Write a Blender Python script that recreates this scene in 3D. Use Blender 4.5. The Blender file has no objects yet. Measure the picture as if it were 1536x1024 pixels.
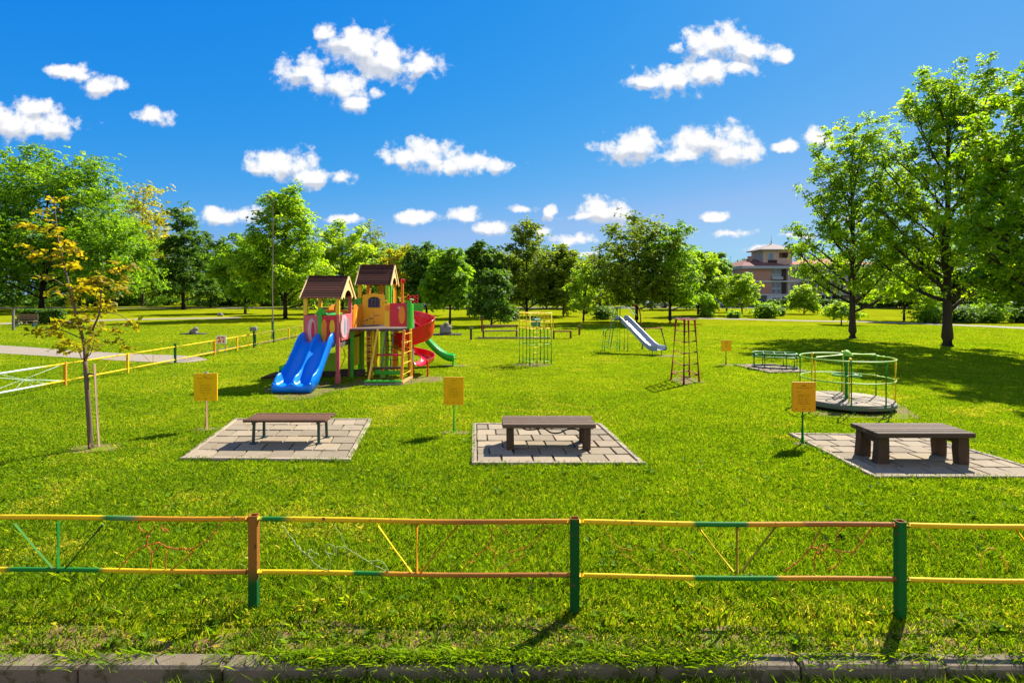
import bpy, math, random
import numpy as np
from mathutils import Vector, Matrix
R = math.radians
SC = bpy.context.scene
COL = SC.collection
F, HC, CX, CY = 850.0, 2.6, 768.0, 440.0        # focal (px), eye height, principal column, horizon row of the photograph

def G(px, py):
    """ground point seen at a pixel of the photograph"""
    y = F * HC / (py - CY)
    return ((px - CX) * y / F, y)

def XZ(px, py, Y):
    """point seen at a pixel when it stands Y metres away"""
    return ((px - CX) * Y / F, HC - (py - CY) * Y / F)

# ------------------------------------------------------------------ materials
MATS = {}
def nt_of(name):
    m = bpy.data.materials.new(name); m.use_nodes = True
    nt = m.node_tree
    return m, nt, nt.nodes['Principled BSDF']

def N(nt, t, **kw):
    n = nt.nodes.new(t)
    for k, v in kw.items():
        if k in n.inputs: n.inputs[k].default_value = v
        else: setattr(n, k, v)
    return n

def mixc(nt, fac, a, b, mode='MIX'):
    n = nt.nodes.new('ShaderNodeMix'); n.data_type = 'RGBA'; n.blend_type = mode
    for i, v in ((0, fac), (6, a), (7, b)):
        if isinstance(v, bpy.types.NodeSocket): nt.links.new(v, n.inputs[i])
        else: n.inputs[i].default_value = v if i == 0 else (*v, 1)
    return n.outputs[2]

def ramp(nt, fac, stops, interp='LINEAR'):
    n = nt.nodes.new('ShaderNodeValToRGB'); e = n.color_ramp; e.interpolation = interp
    while len(e.elements) < len(stops): e.elements.new(.5)
    for el, (p, c) in zip(e.elements, stops):
        el.position = p; el.color = (*c, 1) if len(c) == 3 else c
    nt.links.new(fac, n.inputs[0])
    return n.outputs[0]

def noise(nt, scale, detail=4, rough=.6, coord='Object', stretch=None):
    tc = N(nt, 'ShaderNodeTexCoord'); src = tc.outputs[coord]
    if stretch:
        mp = N(nt, 'ShaderNodeMapping'); mp.inputs['Scale'].default_value = stretch
        nt.links.new(src, mp.inputs[0]); src = mp.outputs[0]
    n = N(nt, 'ShaderNodeTexNoise'); n.inputs['Scale'].default_value = scale
    n.inputs['Detail'].default_value = detail; n.inputs['Roughness'].default_value = rough
    nt.links.new(src, n.inputs['Vector'])
    return n.outputs['Fac']

def bump(nt, b, h, strength, dist=.01):
    n = N(nt, 'ShaderNodeBump'); n.inputs['Strength'].default_value = strength; n.inputs['Distance'].default_value = dist
    nt.links.new(h, n.inputs['Height']); nt.links.new(n.outputs[0], b.inputs['Normal'])

def mul(c, k): return tuple(x * k for x in c)

def surf(name, rgb, rough=.7, metal=0., nscale=8., namt=.25, bstr=.2, bscale=60., stretch=None, wear=None, attr=None, vamt=0., spec=None, coord='Object'):
    """general procedural surface: base colour with mottling, optional worn patches, optional vertex colour / value"""
    if name in MATS: return MATS[name]
    m, nt, b = nt_of(name)
    f = noise(nt, nscale, 5, .65, coord, stretch)
    if attr:
        a = N(nt, 'ShaderNodeAttribute'); a.attribute_name = attr
        dark = mixc(nt, 1.0, a.outputs['Color'], (1 - namt,) * 3, 'MULTIPLY')
        c = mixc(nt, f, dark, a.outputs['Color'])
    else:
        c = mixc(nt, f, mul(rgb, 1 - namt), mul(rgb, 1 + namt))
    if vamt:
        a = N(nt, 'ShaderNodeAttribute'); a.attribute_name = 'v'
        k = ramp(nt, a.outputs['Fac'], [(0, (1 - vamt,) * 3), (1, (1 + vamt, 1 + vamt * .93, 1 + vamt * .82))])
        c = mixc(nt, 1.0, c, k, 'MULTIPLY')
    if wear:
        wrgb, wscale, thr = wear
        w = noise(nt, wscale, 8, .7, coord)
        wf = ramp(nt, w, [(thr, (0, 0, 0)), (min(.99, thr + .045), (1, 1, 1))])
        c = mixc(nt, wf, c, wrgb)
    nt.links.new(c, b.inputs['Base Color'])
    b.inputs['Roughness'].default_value = rough; b.inputs['Metallic'].default_value = metal
    if spec is None and rough >= .8: spec = .12
    if spec is not None: b.inputs['Specular IOR Level'].default_value = spec
    if bstr:
        bump(nt, b, noise(nt, bscale, 6, .65, coord, stretch), bstr)
    MATS[name] = m
    return m

def leafy(name, stops, trans=.54, rough=.55, tint=2.0, patch=None, spec=.15, gain=1.0):
    """leaf: diffuse + translucent, tone from the per-leaf value v"""
    m, nt, b = nt_of(name)
    a = N(nt, 'ShaderNodeAttribute'); a.attribute_name = 'v'
    c = ramp(nt, a.outputs['Fac'], [(p_, mul(c_, gain)) for p_, c_ in stops])
    if patch:
        rgb, sc, lo, hi = patch
        f = ramp(nt, noise(nt, sc, 4, .6), [(lo, (0, 0, 0)), (hi, (1, 1, 1))])
        c = mixc(nt, f, c, rgb)
    nt.links.new(c, b.inputs['Base Color']); b.inputs['Roughness'].default_value = rough
    b.inputs['Specular IOR Level'].default_value = spec
    t = N(nt, 'ShaderNodeBsdfTranslucent')
    tc = mixc(nt, 1.0, c, (tint * 1.12, tint * 1.08, tint * .4), 'MULTIPLY'); nt.links.new(tc, t.inputs['Color'])
    mx = N(nt, 'ShaderNodeMixShader'); mx.inputs[0].default_value = trans
    nt.links.new(b.outputs[0], mx.inputs[1]); nt.links.new(t.outputs[0], mx.inputs[2])
    nt.links.new(mx.outputs[0], nt.nodes['Material Output'].inputs[0])
    MATS[name] = m
    return m

# ------------------------------------------------------------------ mesh builder
def frame_of(d):
    d = d.normalized()
    up = Vector((0, 0, 1)) if abs(d.z) < .95 else Vector((1, 0, 0))
    s = d.cross(up).normalized()
    return s, s.cross(d).normalized()

class MB:
    def __init__(s): s.v = []; s.f = []; s.val = []; s.col = []; s.cv = .5; s.cc = (1, 1, 1)
    def add(s, vs, fs):
        n = len(s.v); s.v += [tuple(p) for p in vs]; s.f += [tuple(i + n for i in f) for f in fs]
        s.val += [s.cv] * len(vs); s.col += [s.cc] * len(vs); return s
    def box(s, c, size, rot=None, ch=0.):
        """box, chamfered along its edges when ch > 0"""
        hx, hy, hz = [a / 2 for a in size]; c = Vector(c)
        M = rot if rot else Matrix.Identity(3)
        if ch <= 0:
            vs = [c + M @ Vector((x, y, z)) for x in (-hx, hx) for y in (-hy, hy) for z in (-hz, hz)]
            return s.add(vs, [(0, 1, 3, 2), (4, 6, 7, 5), (0, 4, 5, 1), (2, 3, 7, 6), (0, 2, 6, 4), (1, 5, 7, 3)])
        ch = min(ch, hx * .45, hy * .45, hz * .45)
        idx = {}; vs = []
        for sx in (-1, 1):
            for sy in (-1, 1):
                for sz in (-1, 1):
                    for ax in range(3):
                        p = [sx * (hx - ch), sy * (hy - ch), sz * (hz - ch)]
                        p[ax] = (sx * hx, sy * hy, sz * hz)[ax]
                        idx[sx, sy, sz, ax] = len(vs); vs.append(c + M @ Vector(p))
        fs = []
        for ax in range(3):
            o = [a for a in range(3) if a != ax]
            for sg in (-1, 1):
                q = []
                for a, b in ((-1, -1), (1, -1), (1, 1), (-1, 1)):
                    k = [0, 0, 0]; k[ax] = sg; k[o[0]] = a; k[o[1]] = b
                    q.append(idx[(*k, ax)])
                fs.append(q if (sg > 0) == (ax != 1) else q[::-1])
        for ax in range(3):
            o = [a for a in range(3) if a != ax]
            for a in (-1, 1):
                for b in (-1, 1):
                    k0 = [0, 0, 0]; k0[o[0]] = a; k0[o[1]] = b; k1 = list(k0); k0[ax] = -1; k1[ax] = 1
                    q = [idx[(*k0, o[0])], idx[(*k1, o[0])], idx[(*k1, o[1])], idx[(*k0, o[1])]]
                    fs.append(q)
        for sx in (-1, 1):
            for sy in (-1, 1):
                for sz in (-1, 1):
                    fs.append([idx[sx, sy, sz, a] for a in range(3)])
        return s.add(vs, fs)
    def bar(s, p0, p1, w, h, ch=0., roll=0.):
        p0, p1 = Vector(p0), Vector(p1); d = p1 - p0
        a, b = frame_of(d); M = Matrix((a, d.normalized(), b)).transposed()
        if roll: M = Matrix.Rotation(roll, 3, d.normalized()) @ M
        return s.box((p0 + p1) / 2, (w, d.length, h), M, ch)
    def tube(s, pts, r, n=8, closed=False, cap=True, cols=None):
        pts = [Vector(p) for p in pts]; k = len(pts)
        rs = r if hasattr(r, '__len__') else [r] * k
        base = len(s.v); prev = None
        for i, p in enumerate(pts):
            if closed: d = pts[(i + 1) % k] - pts[i - 1]
            else: d = pts[min(i + 1, k - 1)] - pts[max(i - 1, 0)]
            if d.length < 1e-9: d = Vector((0, 0, 1))
            d = d.normalized()
            if prev is None: a, b = frame_of(d)
            else:
                a = (prev - d * prev.dot(d))
                a = a.normalized() if a.length > 1e-6 else frame_of(d)[0]
                b = d.cross(a)
            prev = a
            for j in range(n):
                t = 2 * math.pi * j / n
                s.v.append(tuple(p + (a * math.cos(t) + b * math.sin(t)) * rs[i])); s.val.append(s.cv)
                s.col.append(cols[i] if cols else s.cc)
        m = k if closed else k - 1
        for i in range(m):
            for j in range(n):
                q = (i + 1) % k
                s.f.append((base + i * n + j, base + i * n + (j + 1) % n, base + q * n + (j + 1) % n, base + q * n + j))
        if cap and not closed:
            s.f.append(tuple(base + j for j in range(n))[::-1]); s.f.append(tuple(base + (k - 1) * n + j for j in range(n)))
        return s
    def prism(s, outline, fn, depth):
        """outline of 2-D points mapped by fn(u, v, w) for w = 0 and depth"""
        n = len(outline)
        vs = [fn(u, v, 0) for u, v in outline] + [fn(u, v, depth) for u, v in outline]
        fs = [tuple(range(n))[::-1], tuple(range(n, 2 * n))] + [(i, (i + 1) % n, n + (i + 1) % n, n + i) for i in range(n)]
        return s.add(vs, fs)
    def grid(s, rows, closed_u=False):
        """rows of equally many points -> quads"""
        k, n = len(rows), len(rows[0])
        vs = [p for r in rows for p in r]; fs = []
        for i in range(k - 1):
            for j in range(n if closed_u else n - 1):
                fs.append((i * n + j, i * n + (j + 1) % n, (i + 1) * n + (j + 1) % n, (i + 1) * n + j))
        return s.add(vs, fs)
    def lathe(s, prof, c=(0, 0, 0), n=20):
        c = Vector(c)
        rows = [[c + Vector((r * math.cos(2 * math.pi * j / n), r * math.sin(2 * math.pi * j / n), z)) for j in range(n)] for r, z in prof]
        return s.grid(rows, True)
    def build(s, name, m, parent=None, smooth=False, label=None):
        me = bpy.data.meshes.new(name); me.from_pydata(s.v, [], s.f); me.validate()
        if m: me.materials.append(m)
        import bmesh
        bm = bmesh.new(); bm.from_mesh(me); bmesh.ops.recalc_face_normals(bm, faces=bm.faces); bm.to_mesh(me); bm.free()
        if len(me.vertices) == len(s.v):
            a = me.attributes.new('v', 'FLOAT', 'POINT'); a.data.foreach_set('value', s.val)
            a = me.attributes.new('Col', 'FLOAT_COLOR', 'POINT'); a.data.foreach_set('color', [x for c in s.col for x in (*c, 1)])
        if smooth:
            me.polygons.foreach_set('use_smooth', [True] * len(me.polygons))
            if smooth != 'all': me.set_sharp_from_angle(angle=R(40))
        o = bpy.data.objects.new(name, me); COL.objects.link(o)
        if parent: o.parent = parent
        if label: o['label'] = label
        return o

def tag(o, label=None, cat=None, group=None, kind=None):
    if label: o['label'] = label
    if cat: o['category'] = cat
    if group: o['group'] = group
    if kind: o['kind'] = kind
    return o

def thing(name, label, cat, loc=(0, 0, 0), rz=0., group=None):
    o = bpy.data.objects.new(name, None); COL.objects.link(o); o.empty_display_size = .2
    o.location = loc; o.rotation_euler = (0, 0, rz)
    return tag(o, label, cat, group)

def dup(root, loc, rz, label, group=None):
    c = root.copy(); COL.objects.link(c); c.location = loc; c.rotation_euler = (0, 0, rz); c['label'] = label
    if group: c['group'] = group
    for ch in list(root.children):
        d = ch.copy(); COL.objects.link(d); d.parent = c
        for g in ch.children:
            e = g.copy(); COL.objects.link(e); e.parent = d
    return c

def quads(name, verts, n_per, m, parent=None, val=None):
    """many loose polygons of n_per corners each, from a numpy array (k, n_per, 3)"""
    k = verts.shape[0]
    me = bpy.data.meshes.new(name)
    me.vertices.add(k * n_per); me.vertices.foreach_set('co', verts.astype(np.float32).ravel())
    me.loops.add(k * n_per); me.loops.foreach_set('vertex_index', np.arange(k * n_per, dtype=np.int32))
    me.polygons.add(k); me.polygons.foreach_set('loop_start', np.arange(0, k * n_per, n_per, dtype=np.int32))
    me.update(calc_edges=True)
    if val is not None:
        a = me.attributes.new('v', 'FLOAT', 'POINT'); a.data.foreach_set('value', np.repeat(val, n_per).astype(np.float32))
    me.materials.append(m)
    o = bpy.data.objects.new(name, me); COL.objects.link(o)
    if parent: o.parent = parent
    return o

def inside(poly, x, y):
    c = np.zeros(x.shape, bool); n = len(poly)
    for i in range(n):
        x0, y0 = poly[i]; x1, y1 = poly[(i + 1) % n]
        if y0 == y1: continue
        h = ((y0 > y) != (y1 > y)) & (x < (x1 - x0) * (y - y0) / (y1 - y0) + x0)
        c ^= h
    return c

def smooth2(pts, k=6):
    """Catmull-Rom through points of any dimension"""
    pts = [np.array(p, float) for p in pts]; out = []
    for i in range(len(pts) - 1):
        p0 = pts[max(i - 1, 0)]; p1 = pts[i]; p2 = pts[i + 1]; p3 = pts[min(i + 2, len(pts) - 1)]
        for t in np.linspace(0, 1, k, endpoint=False):
            out.append(.5 * (2 * p1 + (p2 - p0) * t + (2 * p0 - 5 * p1 + 4 * p2 - p3) * t * t + (3 * p1 - p0 - 3 * p2 + p3) * t ** 3))
    out.append(pts[-1])
    return [tuple(p) for p in out]

EXPO = 1.3
def lin(r, g, b):
    f = lambda c: (c / 255 / 12.92) if c / 255 <= .04045 else ((c / 255 + .055) / 1.055) ** 2.4
    return (f(r), f(g), f(b))
# ------------------------------------------------------------------ camera, sun, sky
SUN_AZ, SUN_EL = 40.5, 43.0            # degrees right of the view axis, above the horizon
cam = bpy.data.cameras.new('camera'); co = bpy.data.objects.new('camera', cam); COL.objects.link(co)
cam.sensor_width = 36; cam.lens = 36 * F / 1536; cam.shift_y = -(512 - CY) / 1536
cam.clip_start = .05; cam.clip_end = 3000
co.location = (0, 0, HC); co.rotation_euler = (R(90), 0, 0)
SC.camera = co
sl = bpy.data.lights.new('sun', 'SUN'); sl.energy = 4.6; sl.angle = R(.55); sl.color = (1, .95, .86)
so = bpy.data.objects.new('sun', sl); COL.objects.link(so)
sd = Vector((math.sin(R(SUN_AZ)) * math.cos(R(SUN_EL)), math.cos(R(SUN_AZ)) * math.cos(R(SUN_EL)), math.sin(R(SUN_EL))))
so.rotation_euler = sd.to_track_quat('Z', 'Y').to_euler(); so.location = sd * 60
SC.view_settings.view_transform = 'Standard'; SC.view_settings.look = 'None'
SC.view_settings.exposure = EXPO; SC.view_settings.gamma = 1
try: SC.view_settings.use_curve_mapping = False
except Exception: pass

W = bpy.data.worlds.new('World'); SC.world = W; W.use_nodes = True
nt = W.node_tree; bg = nt.nodes['Background']
SKY_STR = .06
bg.inputs['Strength'].default_value = SKY_STR
sky = N(nt, 'ShaderNodeTexSky'); sky.sky_type = 'NISHITA'; sky.sun_disc = False
sky.sun_elevation = R(SUN_EL); sky.sun_rotation = R(SUN_AZ)
sky.air_density = 1.0; sky.dust_density = .2; sky.ozone_density = 3.0
hs = N(nt, 'ShaderNodeHueSaturation'); hs.inputs['Saturation'].default_value = 1.45; hs.inputs['Value'].default_value = 1.0
hs.inputs['Hue'].default_value = .5
nt.links.new(sky.outputs[0], hs.inputs['Color'])
# clouds: cumulus puffs fixed in directions of the world's sky
tc = N(nt, 'ShaderNodeTexCoord'); sp = N(nt, 'ShaderNodeSeparateXYZ'); nt.links.new(tc.outputs['Generated'], sp.inputs[0])
def M(op, a, b=None, c=None, clamp=False):
    n = nt.nodes.new('ShaderNodeMath'); n.operation = op; n.use_clamp = clamp
    for i, v in enumerate((a, b, c)):
        if v is None: continue
        if isinstance(v, bpy.types.NodeSocket): nt.links.new(v, n.inputs[i])
        else: n.inputs[i].default_value = v
    return n.outputs[0]
def VM(op, a, b=None, c=None):
    n = nt.nodes.new('ShaderNodeVectorMath'); n.operation = op
    for i, v in enumerate((a, b, c)):
        if v is None: continue
        if isinstance(v, bpy.types.NodeSocket): nt.links.new(v, n.inputs[i])
        else: n.inputs[i].default_value = v
    return n.outputs['Value'] if op == 'LENGTH' else n.outputs[0]
ysafe = M('MAXIMUM', sp.outputs[1], .02)
u = M('DIVIDE', sp.outputs[0], ysafe); v = M('DIVIDE', sp.outputs[2], ysafe)
cb = N(nt, 'ShaderNodeCombineXYZ'); nt.links.new(u, cb.inputs[0]); nt.links.new(v, cb.inputs[1])
p = cb.outputs[0]
def fbm(vec, scale, detail, rough):
    n = N(nt, 'ShaderNodeTexNoise'); n.inputs['Scale'].default_value = scale; n.inputs['Detail'].default_value = detail
    n.inputs['Roughness'].default_value = rough; nt.links.new(vec, n.inputs['Vector'])
    return n
# domain warp
wv = fbm(p, 9, 3, .55)
wp = VM('MULTIPLY_ADD', VM('SUBTRACT', wv.outputs['Color'], (.5, .5, .5)), (.06, .035, 0), p)
BLOBS = [(25,182,48,26),(80,190,40,22),(-20,175,50,30),(50,160,34,16),(112,110,32,14),(150,128,28,14),(92,103,20,8),(230,173,22,14),
 (545,75,46,34),(590,92,56,30),(638,98,30,22),(487,46,18,14),(520,60,34,22),(455,108,40,26),(505,128,46,26),(528,152,22,12),(565,134,16,10),
 (420,247,50,24),(470,264,58,13),(515,268,20,11),(392,250,26,14),(345,325,44,13),(328,322,28,11),(640,232,46,25),(692,247,45,17),(608,236,34,16),(750,250,26,11),
 (515,330,24,8),(622,328,36,9),(690,324,28,12),(740,344,30,10),(785,312,20,7),(826,318,9,12),(905,318,54,20),(868,326,28,8),
 (858,360,32,9),(815,348,14,6),(792,382,10,3),(1080,66,56,27),(1125,78,36,22),(1170,86,22,9),(1008,68,12,9),(1040,58,26,14),
 (1005,120,52,22),(1060,106,38,22),(965,122,30,14),(1112,106,28,12),(945,216,46,22),(1068,216,58,28),(1015,236,42,11),(1105,230,42,15),
 (1172,217,20,8),(1232,208,26,14),(1078,328,26,7),(1105,352,32,8),(1140,373,20,5),(1190,356,36,6),(1270,330,20,6),(880,382,20,4),
 (-160,120,70,30),(1680,150,80,34),(1600,60,40,20)]
def field(q):
  mn = None
  for (bx, by, rx, ry) in BLOBS:
    cu, cv = (bx - CX) / F, (CY - by) / F; iu, iv = F / (rx * 1.30), F / (ry * 1.30)
    l = VM('LENGTH', VM('MULTIPLY_ADD', q, (iu, iv, 0), (-cu * iu, -cv * iv, 0)))
    mn = l if mn is None else M('SMOOTH_MIN', mn, l, .10)
  return mn
mn = field(wp); mnu = field(VM('ADD', wp, (.004, .016, 0)))
n1 = fbm(p, 24, 9, .60); n2 = fbm(p, 30, 3, .5); n2b = fbm(VM('ADD', p, (.006, .014, 0)), 30, 3, .5)
n3 = fbm(p, 75, 6, .6)
d = M('ADD', M('ADD', M('SUBTRACT', 1.0, mn), M('MULTIPLY', M('SUBTRACT', n1.outputs['Fac'], .52), 2.5)), M('MULTIPLY', M('SUBTRACT', n3.outputs['Fac'], .5), .65))
al = N(nt, 'ShaderNodeMapRange'); al.interpolation_type = 'SMOOTHSTEP'; al.inputs[1].default_value = .0; al.inputs[2].default_value = .62
nt.links.new(d, al.inputs[0])
alpha = M('MULTIPLY', al.outputs[0], M('GREATER_THAN', sp.outputs[1], .05))
lit = M('ADD', M('MULTIPLY', M('SUBTRACT', n2.outputs['Fac'], n2b.outputs['Fac']), 1.0), M('MULTIPLY', M('SUBTRACT', mnu, mn), 1.15))
core = N(nt, 'ShaderNodeMapRange'); core.inputs[1].default_value = .15; core.inputs[2].default_value = 1.1; core.inputs[3].default_value = 1.02; core.inputs[4].default_value = .92
nt.links.new(d, core.inputs[0])
br = M('ADD', core.outputs[0], lit)
white = mixc(nt, M('MULTIPLY', M('SUBTRACT', br, .62), 3.0, clamp=True), (.62, .67, .77), (1.0, 1.0, 1.0))
K = 1.0 / (2 ** EXPO) / SKY_STR
wc = mixc(nt, 1.0, white, (K, K, K), 'MULTIPLY')
for n in nt.nodes:
    if n.type == 'MIX': n.clamp_factor = True
sep = N(nt, 'ShaderNodeSeparateColor'); nt.links.new(sky.outputs[0], sep.inputs[0])
cmb = N(nt, 'ShaderNodeCombineColor'); S0 = (2 ** EXPO) * SKY_STR
for i, (e_, k_) in enumerate(((2.68, .785), (.72, .515), (.16, .86))):      # the deep, even blue of the afternoon sky
    ch_ = M('MULTIPLY', M('POWER', M('MULTIPLY', M('MAXIMUM', (hs.outputs[0], sep.outputs[i])[1], .0001), S0), e_), k_ / S0)
    nt.links.new(ch_, cmb.inputs[i])
sp2 = N(nt, 'ShaderNodeSeparateColor'); nt.links.new(cmb.outputs[0], sp2.inputs[0])
cm2 = N(nt, 'ShaderNodeCombineColor'); nt.links.new(M('MINIMUM', sp2.outputs[0], M('MULTIPLY', sp2.outputs[1], .56)), cm2.inputs[0]); nt.links.new(sp2.outputs[1], cm2.inputs[1]); nt.links.new(sp2.outputs[2], cm2.inputs[2])
# unseen broken white cloud added behind the viewer as neutral fill light
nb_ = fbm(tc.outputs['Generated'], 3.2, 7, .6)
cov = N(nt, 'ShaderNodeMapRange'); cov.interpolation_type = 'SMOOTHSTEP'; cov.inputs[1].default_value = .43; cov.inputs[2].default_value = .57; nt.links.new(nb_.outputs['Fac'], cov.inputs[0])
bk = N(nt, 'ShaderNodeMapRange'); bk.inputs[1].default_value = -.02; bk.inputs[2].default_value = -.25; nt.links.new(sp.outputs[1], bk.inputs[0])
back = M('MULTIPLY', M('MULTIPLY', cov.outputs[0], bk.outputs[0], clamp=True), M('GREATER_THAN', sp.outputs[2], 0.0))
out0 = mixc(nt, alpha, cm2.outputs[0], wc)
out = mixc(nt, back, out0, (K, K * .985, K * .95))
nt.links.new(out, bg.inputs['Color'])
W.cycles.sampling_method = 'MANUAL'; W.cycles.sample_map_resolution = 512
# ------------------------------------------------------------------ ground, paths, pads, kerb
rng = np.random.default_rng(7)
def poly_obj(name, pts, z, m, thick=None):
    b = MB()
    if thick: b.prism(pts, lambda u, v, w: (u, v, z - w), thick)
    else: b.add([(x, y, z) for x, y in pts], [tuple(range(len(pts)))])
    return b.build(name, m)
# lawn soil sheet
def lawn_mat():
    m, nt, b = nt_of('lawn')
    big = noise(nt, .16, 3, .5); mid = noise(nt, .9, 5, .6); fine = noise(nt, 34, 6, .75)
    c = ramp(nt, mid, [(.32, (.115, .145, .003)), (.5, (.18, .21, .004)), (.68, (.235, .25, .005))])
    c2 = ramp(nt, fine, [(.28, (.42, .46, .4)), (.5, (1, 1, 1)), (.75, (1.5, 1.42, 1.3))])
    c = mixc(nt, 1.0, c, c2, 'MULTIPLY')
    c = mixc(nt, ramp(nt, big, [(.45, (0, 0, 0)), (.72, (.55, .55, .55))]), c, (.30, .30, .006))
    dry = noise(nt, 1.6, 6, .7)
    c = mixc(nt, ramp(nt, dry, [(.62, (0, 0, 0)), (.74, (.7, .7, .7))]), c, (.24, .18, .04))
    nt.links.new(c, b.inputs['Base Color']); b.inputs['Roughness'].default_value = 1; b.inputs['Specular IOR Level'].default_value = 0
    bump(nt, b, fine, .5, .03)
    return m
KERB_Y0, KERB_Y1 = 3.90, 4.06
gb = MB()
xs = [-700, -60, -20, 0, 20, 60, 700]; ys = [KERB_Y1, 20, 60, 150, 300, 900]
gb.grid([[(x, y, 0) for x in xs] for y in ys])
tag(gb.build('ground', lawn_mat()), kind='structure')
asph = surf('gutter_dirt', (.17, .13, .08), .95, nscale=3, namt=.35, bstr=.6, bscale=180)
road_b = MB(); road_b.add([(-60, -30, -.13), (60, -30, -.13), (60, KERB_Y0 + .02, -.13), (-60, KERB_Y0 + .02, -.13)], [(0, 1, 2, 3)])
tag(road_b.build('road', asph), kind='structure')
conc = surf('old_concrete', (.18, .14, .09), .9, nscale=5, namt=.35, bstr=.7, bscale=70, wear=((.10, .085, .04), 6, .52))
kb = MB()
x = -14.0
while x < 14:                                   # kerb stones, each a metre long, settled unevenly
    L_ = 1.0
    kb.box((x + L_ / 2, (KERB_Y0 + KERB_Y1) / 2 + rng.uniform(-.008, .008), -.115 + rng.uniform(-.008, .006)), (L_ - .012, KERB_Y1 - KERB_Y0, .30),
           Matrix.Rotation(rng.uniform(-.006, .006), 3, 'Z'), .018)
    x += L_
tag(kb.build('kerb', conc), kind='structure')

pathm = surf('path_surface', (.28, .23, .165), .9, nscale=1.2, namt=.2, bstr=.4, bscale=90)
def ribbon(px_pts, width):
    pts = smooth2([G(*p) for p in px_pts], 8); l, r = [], []
    for i, q in enumerate(pts):
        a = np.array(pts[max(i - 1, 0)]); c = np.array(pts[min(i + 1, len(pts) - 1)]); t = c - a; t /= np.linalg.norm(t)
        nrm = np.array((-t[1], t[0])) * width / 2
        l.append(tuple(np.array(q) + nrm)); r.append(tuple(np.array(q) - nrm))
    return l + r[::-1]
PATHS = []
pA = [G(*p) for p in smooth2([(-420, 497), (-200, 508), (0, 518), (100, 525), (200, 531), (268, 533), (300, 536)], 6)] + \
     [G(*p) for p in smooth2([(312, 540), (272, 544), (200, 542), (100, 536), (0, 530), (-200, 519), (-420, 506)], 6)]
pB = ribbon([(-400, 493), (-150, 488), (0, 485.5), (90, 482.5), (180, 479.5), (270, 477.8), (360, 476.6)], 3.4)
pC = ribbon([(1010, 476.5), (1120, 479), (1200, 481), (1300, 482.8), (1421, 487), (1536, 492), (1720, 503)], 2.3)
pD = ribbon([(-300, 463), (0, 462.5), (180, 462), (330, 461.6)], 4.0)
for pp in (pA, pB, pC, pD):
    tag(poly_obj('path', pp, .012, pathm), kind='structure'); PATHS.append(pp)
# narrow light concrete edging that runs from the path up along the low fence
eb = MB()
ep = [G(275, 536), G(330, 523), G(380, 516), G(452, 503)]
for a, c in zip(ep, ep[1:]): eb.bar((a[0] + .25, a[1], .0), (c[0] + .25, c[1], .0), .1, .07)
tag(eb.build('path_edging', conc), kind='structure')
far_asph = surf('far_road', (.11, .10, .09), .9, nscale=.4, namt=.15, bstr=0)
tag(poly_obj('road', [(-260, 97), (260, 99), (260, 107), (-260, 105)], .012, far_asph), kind='structure')

# bare earth under the play tower and the roundabout
soilm = surf('bare_earth', (.17, .115, .05), .95, nscale=3, namt=.45, bstr=.9, bscale=40, wear=((.15, .19, .01), 3.2, .5))
def blob(cx, cy, rx, ry, seed, n=40, amp=.18):
    r = np.random.default_rng(seed); ph = r.uniform(0, 6.28, 4); am = r.uniform(.3, 1, 4)
    out = []
    for i in range(n):
        t = 2 * math.pi * i / n
        k = 1 + amp * sum(am[j] * math.sin((j + 2) * t + ph[j]) for j in range(4)) / 2
        out.append((cx + rx * k * math.cos(t), cy + ry * k * math.sin(t)))
    return out
SOIL = [blob(-5.6, 15.35, 1.0, 1.35, 1, amp=.3), blob(-3.8, 16.6, 1.0, .7, 2, amp=.3), blob(-2.55, 17.2, .55, .7, 3), blob(7.7, 12.95, 1.35, 1.25, 4),
        blob(-7.0, 9.5, .45, .3, 5), blob(-2.0, 20.4, .55, .25, 6), blob(.72, 20.6, .8, .5, 7), blob(6.4, 23.6, .6, .4, 8), blob(5.2, 16.9, .5, .6, 9), blob(-5.85, 10.85, .26, .16, 10), blob(-1.05, 10.58, .3, .15, 11), blob(5.08, 9.8, .2, .14, 12), blob(7.82, 20.6, .3, .25, 13)]
for k, s_ in enumerate(SOIL):
    tag(poly_obj('bare_soil', s_, .004 + .0004 * k, soilm), kind='structure')

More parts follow.
